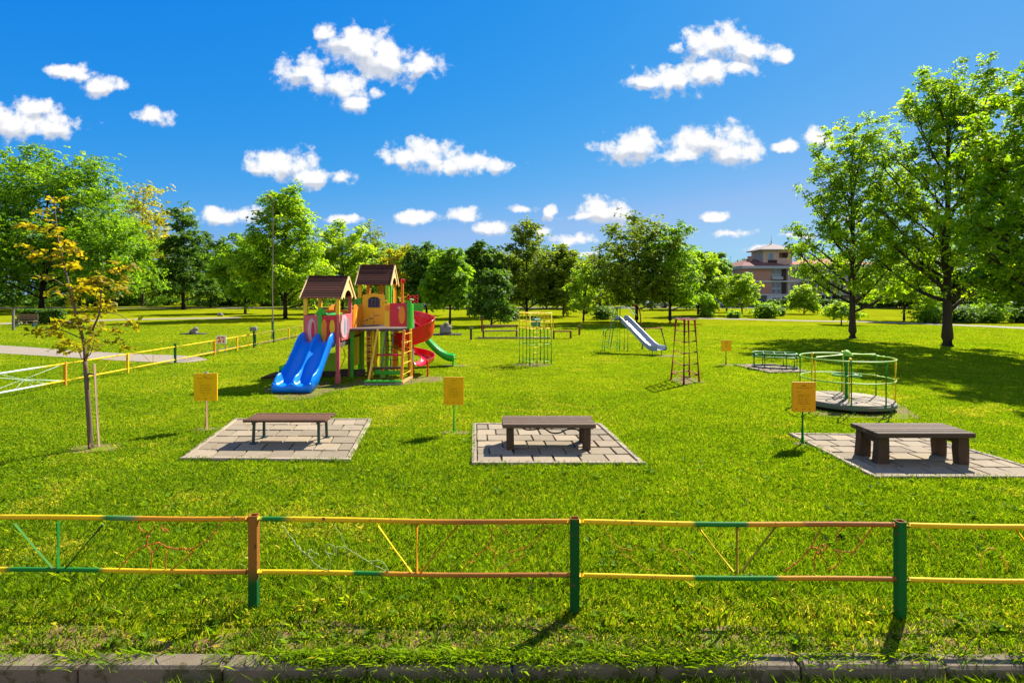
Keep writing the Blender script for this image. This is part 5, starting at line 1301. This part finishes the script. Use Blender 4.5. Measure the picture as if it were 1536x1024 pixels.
# sapling in front on the left
def sapling():
    bx, by = G(137, 673); Y = by; k = Y / F
    t = thing('sapling', 'young leaning maple sapling with yellowing leaves at the left front', 'tree', (bx, by, 0))
    r = np.random.default_rng(5)
    def Z(a, b): px, py = a * .4888, 200 + b * .4883; return np.array([(px - 137) * k, 0, (673 - py) * k])
    mb = MB(); dep = lambda i, s: np.array([0, s * i, 0])
    def br(pts, dy, r0, r1):
        q = [Z(*p_) + np.array([0, dy * i / max(1, len(pts) - 1), 0]) for i, p_ in enumerate(pts)]; q = smooth2(q, 4)
        mb.tube(q, [r0 + (r1 - r0) * i / (len(q) - 1) for i in range(len(q))], 7); return q
    tr_ = br([(279, 972), (270, 830), (261, 700)], 0, .045, .034)
    main = br([(261, 700), (250, 640), (215, 530), (185, 430), (155, 330), (140, 250), (130, 195)], .25, .028, .005)
    second = br([(262, 705), (292, 610), (325, 550), (340, 480), (355, 395)], -.3, .022, .005)
    subs = [br([(252, 695), (215, 670), (150, 640)], .35, .012, .004), br([(263, 690), (310, 668), (350, 625)], -.45, .012, .004), br([(248, 630), (205, 600), (150, 605)], -.35, .01, .004), br([(225, 560), (260, 540), (300, 535)], .3, .01, .004),
            br([(195, 465), (160, 440), (100, 435)], -.2, .008, .003), br([(200, 490), (225, 470), (240, 490)], .25, .008, .003), br([(165, 360), (190, 345), (215, 350)], .2, .007, .003), br([(175, 400), (150, 385), (115, 350)], -.2, .007, .003),
            br([(292, 610), (265, 590), (215, 580)], -.3, .009, .003), br([(325, 550), (350, 560), (372, 590)], .3, .008, .003), br([(338, 500), (370, 480), (392, 475)], .15, .007, .003), br([(338, 500), (320, 460), (300, 450)], -.2, .007, .003), br([(345, 440), (370, 420), (385, 410)], .1, .006, .003)]
    mb.build('trunk', surf('sapling_bark', (.15, .10, .065), .8, nscale=14, namt=.3, bstr=.4), t, 'all')
    A, S = [], []
    for q in (main[6:], second[4:], *[s_[4:] for s_ in subs]):
        for p_ in q: A.append(np.array(p_)); S.append(.105)
    for (a, b) in ((130, 205), (142, 240), (130, 290), (165, 300), (170, 335), (125, 355), (200, 360), (190, 395), (205, 400), (110, 440), (150, 455), (175, 440), (220, 470), (235, 490), (190, 480), (350, 395), (340, 420), (365, 430), (350, 455), (335, 475), (380, 475), (310, 455), (370, 520), (330, 520), (290, 515), (240, 545), (205, 560), (270, 560), (225, 590), (150, 605), (130, 612), (300, 580), (340, 600), (365, 590), (165, 650), (145, 650), (215, 665), (330, 640), (345, 660), (310, 625), (250, 600), (180, 620), (280, 660)):
        A.append(Z(a, b) + np.array([0, r.uniform(-.35, .35), 0])); S.append(.10)
        A.append(Z(a, b) + np.array([.06, r.uniform(-.35, .35), -.05])); S.append(.12)
    A = np.array(A); S = np.array(S)
    V, val = leaves_at(r, A, np.ones(len(A)), 1500, S * .44, .082, 0, up=1.0, flat=.35)
    # upper leaves of the real sapling have turned further
    val = np.clip(val * .75 + .10 * (V[:, 0, 2] - 1.2), 0, 1)
    quads('crown', V, 4, G_SAP, t, val)
    s = thing('tree_stake', 'pale thin wooden stake beside the young maple sapling', 'stake', (*G(149, 669), 0))
    b = MB(); b.tube([(0, 0, -.1), (-.1, .02, 1.4)], .02, 8); b.build('stake_pole', surf('stake_wood', (.34, .22, .13), .75, nscale=10, namt=.25, stretch=(6, 6, 1)), s, True)
    b = MB(); b.tube([(-.09, 0, 1.22), (-.12, -.05, 1.23), (-.28, 0, 1.24), (-.2, .05, 1.23)], .012, 6, True); b.build('tie', surf('tie_strap', (.04, .05, .03), .8), s, True)
sapling()
# shrubs and hedges
def shrub(name, label, px, base_y, top_y, hw, mat, n, seed, cat='bush'):
    x, y = G(px, base_y); H = (base_y - top_y) / (base_y - CY) * HC; Rad = hw / F * y; r = np.random.default_rng(seed)
    t = thing(name, label, cat, (x, y, 0)); mb = MB(); A = []
    for i in range(16):
        a = i * 2.4; q = math.sqrt((i + .5) / 16) * Rad * .8; z = H * (.45 + .45 * r.random()) * (1 - .35 * q / Rad)
        e = np.array([q * math.cos(a), q * math.sin(a) * .8, z]); mb.tube([(q * .25 * math.cos(a), q * .25 * math.sin(a), 0), e * .6, e], [.04, .025, .01], 4)
        for f_ in (.45, .75, 1.0): A.append(e * f_)
    mb.build('stems', bark_far, t)
    A = np.array(A); S = np.full(len(A), .17 * Rad + .06 * H)
    V, val = leaves_at(r, A, np.ones(len(A)), n, S, .10 + .0016 * y, 0, flat=.8); V[..., 2] = np.clip(V[..., 2], .03, None)
    quads('foliage', V, 4, mat, t, val)
shrub('bush', 'round green bush on the far lawn before the building entrance', 1149, 477, 451, 22, G_MID, 3600, 81)
shrub('bush', 'little clipped dark bush left of the entrance bush', 1101, 477, 466, 10, G_MID, 1500, 82)
shrub('bush', 'small dark bush at the end of the building wall', 1168, 474, 460, 9, G_DARK, 1200, 83)
shrub('bush', 'small rounded shrub left of the little clipped bush', 1060, 475, 462, 11, G_MID, 1400, 88)
for i, (px, top, hw, lab) in enumerate(((1395, 456, 26, 'leftmost rounded shrub of the low row behind the right trees'), (1440, 458, 28, 'second rounded shrub of the low row, right of the big trunk'), (1484, 452, 27, 'third rounded shrub of the low row, darker and taller'), (1535, 458, 26, 'last rounded shrub of the low row at the right edge'))):
    shrub('shrub', lab, px, 484, top, hw, G_DARK if i % 2 else G_MID, 3600, 84 + i)
    COL.objects  # linked above
shrub('bush', 'dark bushes under the trees behind the climbing cage', 765, 481, 455, 17, G_DARK, 1800, 91)
shrub('bush', 'dark round bush beneath the twin trunk tree behind the slide', 905, 479, 455, 18, G_DARK, 1800, 92)
def box_hedge(name, label, x, y, L, D, H, mat, n, seed, rz=0):
    r = np.random.default_rng(seed); t = thing(name, label, 'hedge', (x, y, 0), rz)
    P_ = np.stack([r.uniform(-L / 2, L / 2, n), r.uniform(-D / 2, D / 2, n), H * r.random(n) ** .6], 1)
    V, val = leaves_at(r, P_, np.ones(n), n * 2, np.full(n, .06), .10 + .0018 * y, 0, flat=1.); V[..., 2] = np.clip(V[..., 2], .02, H * 1.06)
    quads('foliage', V, 4, mat, t, val); b = MB()
    for k in range(8): b.tube([(-L / 2 + L * (k + .5) / 8, 0, 0), (-L / 2 + L * (k + .5) / 8 + .1, 0, H * .8)], .03, 4)
    b.build('stems', bark_far, t)
hx_, hy_ = G(39, 488); box_hedge('hedge', 'dark clipped box hedge behind the distant tan bench', hx_, hy_ + 1.6, 3.3, .8, 1.25, G_DARK, 2600, 95)
box_hedge('hedge', 'long dark hedge along the foot of the building', 63, 100, 36, 1.2, 1.5, G_DARK, 6000, 96)
# further trees of the park beyond, told apart by where they stand
far = [(-20, 463, 330, 60, 'left of the huge left edge tree trunks'), (120, 459, 350, 50, 'low behind the sapling'), (240, 458, 350, 40, 'under the yellow topped tree'), (345, 459, 365, 36, 'right of the dark evergreen'), (400, 459, 365, 40, 'directly behind the lamp post'),
       (470, 461, 360, 40, 'behind the left tower roof'), (535, 462, 366, 36, 'between the two tower roofs'), (575, 461, 362, 34, 'right of the taller tower roof'), (622, 460, 372, 30, 'left of the dark tree by the spiral slide'), (658, 460, 378, 28, 'behind the round leafy tree'), (700, 462, 382, 30, 'right of the round leafy tree'),
       (760, 462, 376, 34, 'behind the bushy tree'), (820, 463, 372, 34, 'between peaked tree and yellow green tree'), (862, 462, 388, 28, 'left of the narrow upright tree'), (900, 463, 384, 30, 'left of the twin trunk tree'), (1030, 464, 378, 30, 'right of the airy leaning tree'), (1085, 458, 398, 20, 'left of the brick building roof'),
       (1345, 462, 392, 40, 'between the big right trunks'), (1390, 462, 385, 44, 'left of the tallest trunk'), (1455, 463, 380, 46, 'right of the tallest trunk'), (1510, 464, 370, 50, 'near the right edge'), (1580, 466, 350, 60, 'beyond the right edge tree')]
for i, (px, by, ty, hw, where) in enumerate(far):
    kind = ('dark green tree', 'mid green tree', 'olive green tree')[i % 3]
    ptree('park_tree', f'far {kind} {where}', px, by, ty - 4, hw * 1.35, shape=('oval', 'round', 'dome')[i % 3], mat=(G_DARK, G_MID, G_OLIVE)[i % 3] if px < 1300 else (G_DARK, G_DARK, G_MID)[i % 3], base=.04, nl=18, nleaf=11000, seed=200 + i, group='far trees of the park belt', sig=1.15)
# the wood that closes the view
def woodland():
    r = np.random.default_rng(77); A, S, T_ = [], [], []; mb = MB()
    for i in range(150):
        x = -190 + 380 * (i + r.random()) / 150; y = r.uniform(128, 165); H = r.uniform(9.5, 13.5); Rd = r.uniform(3.4, 5.2)
        mb.tube([(x, y, 0), (x, y, H * .6)], [.25, .1], 5)
        for k in range(20):
            th = r.uniform(0, 6.28); z = r.uniform(.03, 1); q = Rd * math.sqrt(max(.05, 1 - (2 * z - .95) ** 2)) * r.uniform(.5, 1)
            A.append((x + q * math.cos(th), y + q * math.sin(th), H * z)); S.append(.9); 
    for i in range(260):                                         # low undergrowth at the foot of the wood
        x = r.uniform(-190, 190); y = r.uniform(112, 130); h_ = r.uniform(.8, 3.2)
        if 40 < x < 80: continue
        for k in range(6): A.append((x + r.normal(0, 1.6), y + r.normal(0, 1), h_ * r.random())); S.append(.55)
    A = np.array(A); n = 150000
    V, val = leaves_at(r, A, np.ones(len(A)), n, np.array(S), .62, 0)
    V[..., 2] = np.maximum(V[..., 2], .05)
    o = quads('woodland', V, 4, G_DARK, None, np.clip(val, 0, 1)); tag(o, 'distant belt of dark trees closing off the park', None, kind='stuff')
    o2 = mb.build('woodland_trunks', bark_far); tag(o2, 'far trunks standing in the distant belt of trees', None, kind='stuff')
woodland()
# ------------------------------------------------------------------ building beyond the park
brick = surf('pink_brick', (.40, .215, .165), .9, nscale=1.5, namt=.15, bstr=0); stucco = surf('beige_wall', (.50, .37, .29), .9, nscale=.6, namt=.1, bstr=0); whitew = surf('white_wall', (.5, .5, .5), .85, nscale=.5, namt=.08, bstr=0); greyb = surf('grey_band', (.34, .36, .40), .8, nscale=.6, namt=.08, bstr=0)
rooft = surf('roof_tiles', (.20, .085, .060), .85, nscale=2.5, namt=.25, bstr=0); roofo = surf('roof_orange', (.36, .12, .05), .85, nscale=2.5, namt=.25, bstr=0); glass = surf('window_glass', (.045, .075, .11), .15, bstr=0, namt=.2, spec=.8); darkp = surf('dark_panel', (.055, .035, .03), .8, bstr=0); roofg = surf('tower_tiles', (.28, .22, .19), .8, nscale=2, namt=.2, bstr=0)
BY_ = 110.0
def bx_(px): return (px - CX) * BY_ / F
def bz(py): return HC - (py - CY) * BY_ / F
BO = Vector((bx_(1225), BY_, 0)); bd = thing('brick_building', 'three storey pink brick building with a square roof tower behind the trees', 'building', tuple(BO))
def bbox(name, px0, px1, py0, py1, y0, y1, m, parent=None):
    b = MB(); x0, x1 = bx_(px0), bx_(px1); z1, z0 = bz(py0), bz(py1)
    b.box(((x0 + x1) / 2 - BO.x, (y0 + y1) / 2, (z0 + z1) / 2), (x1 - x0, y1 - y0, z1 - z0)); return b.build(name, m, parent or bd)
zg = 460.3
w1 = bbox('wall', 1113, 1157, 403, zg, 0, 16, brick); w2 = bbox('wall', 1157, 1182, 402.5, zg, .35, 16, greyb); w3 = bbox('wall', 1182, 1345, 401, zg, .15, 16, stucco)
bbox('cornice', 1111, 1183, 399, 403, -.7, 16.5, greyb); bbox('cornice', 1183, 1348, 397, 401, -.5, 16.5, whitew)
bbox('string_course', 1113, 1345, 421, 423, -.12, .3, whitew); bbox('string_course', 1113, 1345, 441, 443, -.25, .3, whitew)
gw = bbox('ground_floor', 1150, 1190, 443.2, zg, -.2, .3, whitew); bbox('ground_floor', 1113, 1150, 443.2, zg, -.05, .3, surf('shop_dark', (.06, .065, .075), .4, bstr=0))
bbox('brick_panel', 1118, 1156, 406, 421, -.06, .1, brick); bbox('brick_panel', 1222, 1232, 408, 440, -.02, .2, brick); bbox('brick_panel', 1200, 1222, 424, 441, -.0, .2, brick)
bbox('stair_panel', 1173.5, 1180, 404, 442, .1, .5, darkp)
def win(px0, px1, py0, py1, y=0., m=glass):
    f = bbox('window', px0, px1, py0, py1, y - .08, y + .25, whitew)
    t = .45; bbox('pane', px0 + t, px1 - t, py0 + t, py1 - t, y - .11, y - .05, m, f)
for a in ((1118, 1123, 407, 415), (1124, 1129, 407, 415)): win(*a, y=-.06)
for py0, py1 in ((404, 411), (424, 431), (433, 440)):
    win(1158, 1164.5, py0, py1, .33); win(1165.5, 1172, py0, py1, .33)
for py0, py1 in ((404, 418), (425, 439)):
    for k in range(3): win(1186 + k * 5.2, 1190.4 + k * 5.2, py0 + (k == 1) * 3, py1, .14)
for k in range(6): win(1240 + k * 17, 1248 + k * 17, 405, 418, .14); win(1240 + k * 17, 1248 + k * 17, 426, 439, .14)
win(1218, 1222, 404, 417, .14)
d_ = bbox('door', 1173, 1181, 445, zg, -.3, -.1, darkp); bbox('door_pane', 1174, 1180, 446.5, 458, -.34, -.28, glass, d_)
win(1158, 1163, 446, 456, -.2); win(1164, 1169, 446, 456, -.2)
bbox('veranda_back', 1200, 1260, 444, zg, -.02, .3, surf('shop_dark', (.06, .065, .075), .4, bstr=0))
for px in (1203, 1215.5, 1228, 1237, 1250): bbox('column', px, px + 1.4, 421, zg, -2.2, -1.95, whitew)
bbox('veranda_roof', 1200, 1262, 419.5, 421.5, -2.4, .3, whitew); bbox('veranda_floor', 1200, 1262, 440.5, 442.2, -2.4, .3, whitew); bbox('balcony_rail', 1157, 1173, 415, 419, -.5, .1, greyb)
def hip(px0, px1, y0, y1, ze, zr, name, m, ins=.32):
    x0, x1 = bx_(px0) - BO.x, bx_(px1) - BO.x; k = (y1 - y0) * ins; ym = (y0 + y1) / 2; xa, xb = min(x0 + k, (x0 + x1) / 2), max(x1 - k, (x0 + x1) / 2)
    b = MB(); b.add([(x0, y0, ze), (x1, y0, ze), (x1, y1, ze), (x0, y1, ze), (xa, ym, zr), (xb, ym, zr)], [(0, 1, 5, 4), (1, 2, 5), (2, 3, 4, 5), (3, 0, 4), (3, 2, 1, 0)]); return b.build(name, m, bd)
r1 = hip(1110, 1186, -.7, 16.5, bz(399) + .005, bz(384), 'roof', rooft, .42); r2 = hip(1184, 1349, -.5, 16.5, bz(397) + .005, bz(384.5), 'roof', roofo, .5)
b = MB(); b.box((bx_(1141) - BO.x, 5, bz(388)), (.7, .7, 1.6)); b.build('chimney', brick, r1)
# tower
def tbox(name, px0, px1, py0, py1, y0, y1, m, parent=None): return bbox(name, px0, px1, py0, py1, y0, y1, m, parent)
twl = MB(); x0, x1 = bx_(1155) - BO.x, bx_(1200) - BO.x; z0, z1 = bz(402), bz(372.5)
for (a, c, zz0, zz1) in ((0, .54, z0, z1), (.54, .86, z0, bz(385.5)), (.54, .86, bz(377), z1), (.86, 1, z0, z1)):      # front wall with an open lantern window
    twl.box((x0 + (x1 - x0) * (a + c) / 2, 3.15, (zz0 + zz1) / 2), ((x1 - x0) * (c - a), .3, zz1 - zz0))
for (a, c, zz0, zz1) in ((0, .60, z0, z1), (.60, .94, z0, bz(386.5)), (.60, .94, bz(376), z1), (.94, 1, z0, z1)):
    twl.box((x0 + (x1 - x0) * (a + c) / 2, 8.45, (zz0 + zz1) / 2), ((x1 - x0) * (c - a), .3, zz1 - zz0))
for xx in (x0 + .15, x1 - .15): twl.box((xx, 5.8, (z0 + z1) / 2), (.296, 5.0, z1 - z0))
tw = twl.build('tower_wall', stucco, bd)
f = bbox('window', 1163, 1171, 378, 388, 2.92, 3.1, whitew); bbox('pane', 1163.6, 1170.4, 378.6, 387.4, 2.88, 2.95, surf('blue_glass', (.10, .20, .30), .2, bstr=0), f)
bbox('sill_panel', 1162.5, 1176, 388.5, 393, 2.9, 3.1, darkp)
tr2 = hip(1148.5, 1206, 2.1, 9.4, bz(372.5) + .005, bz(361.5), 'tower_roof', roofg, .5)
bbox('eave_board', 1149, 1205.5, 372.2, 373.8, 2.2, 9.3, greyb)
b = MB(); b.tube([(bx_(1177.3) - BO.x, 5.75, bz(362)), (bx_(1177.3) - BO.x, 5.75, bz(347))], [.09, .03], 6); b.lathe([(0, bz(357)), (.25, bz(358.5)), (0, bz(360))], (bx_(1177.3) - BO.x, 5.75, 0), 8); b.build('finial', greyb, tr2)
b = MB(); b.tube([(bx_(1120) - BO.x, 8, bz(392)), (bx_(1120) - BO.x, 8, bz(380))], .05, 5); b.build('aerial', darkp, r1)
# ------------------------------------------------------------------ parked cars along the far road
def car(name, label, cat, px, Y, col, van=False, rz=0.):
    x = (px - CX) * Y / F; t = thing(name, label, cat, (x, Y, .012), rz, 'cars parked along the far road')
    L, Wd = (5.2, 1.9) if van else (4.3, 1.75)
    side = [(-L / 2, .35), (-L / 2 + .02, .85), (-L / 2 + .25, 1.0), (-L / 2 + .5, 1.85), (L / 2 - 1.35, 1.95), (L / 2 - .65, 1.15), (L / 2 - .05, .95), (L / 2, .4)] if van else [(-L / 2, .38), (-L / 2 + .03, .82), (-L / 2 + .5, .92), (-L / 2 + 1.0, 1.38), (-.0 + .35, 1.43), (.95, .95), (L / 2 - .15, .82), (L / 2, .45), (L / 2 - .1, .3), (-L / 2 + .1, .3)]
    b = MB(); b.prism(side, lambda u_, v_, w_: (u_, -Wd / 2 + w_, v_), Wd); b.build('body', surf('car_' + name + str(px), col, .25, nscale=1, namt=.05, bstr=0), t)
    b = MB()
    wq = [(-L / 2 + .62, 1.72), (-L / 2 + .5, 1.12), (L / 2 - .75, 1.15), (L / 2 - 1.42, 1.82)] if van else [(-L / 2 + .75, .95), (-L / 2 + 1.08, 1.32), (.3, 1.36), (.8, .95)]
    b.prism(wq, lambda u_, v_, w_: (u_, -Wd / 2 - .012 + w_ * (Wd + .024), v_), 1); b.build('window', glass, t)
    for sx in (-L / 2 + .8, L / 2 - .85):
        for sy in (-1, 1):
            b = MB(); b.tube([(sx, sy * (Wd / 2 - .1), .31), (sx, sy * (Wd / 2 + .03), .31)], .31, 14); b.build('wheel', surf('tyre', (.02, .02, .02), .8, bstr=0), t)
car('parked_van', 'blue grey van parked on the far road left of the building', 'van', 1060, 101, (.10, .15, .22), True)
car('parked_car', 'dark car parked on the far road, nearest to the building corner', 'car', 1098, 101, (.03, .035, .05))
car('parked_car', 'pale silver car parked behind the twin trunk tree', 'car', 985, 101, (.45, .46, .48))
car('parked_car', 'white car on the far road above the spiral slide', 'car', 652, 101, (.6, .6, .6))
car('parked_car', 'blue car on the far road behind the narrow upright tree', 'car', 858, 101, (.08, .16, .34))
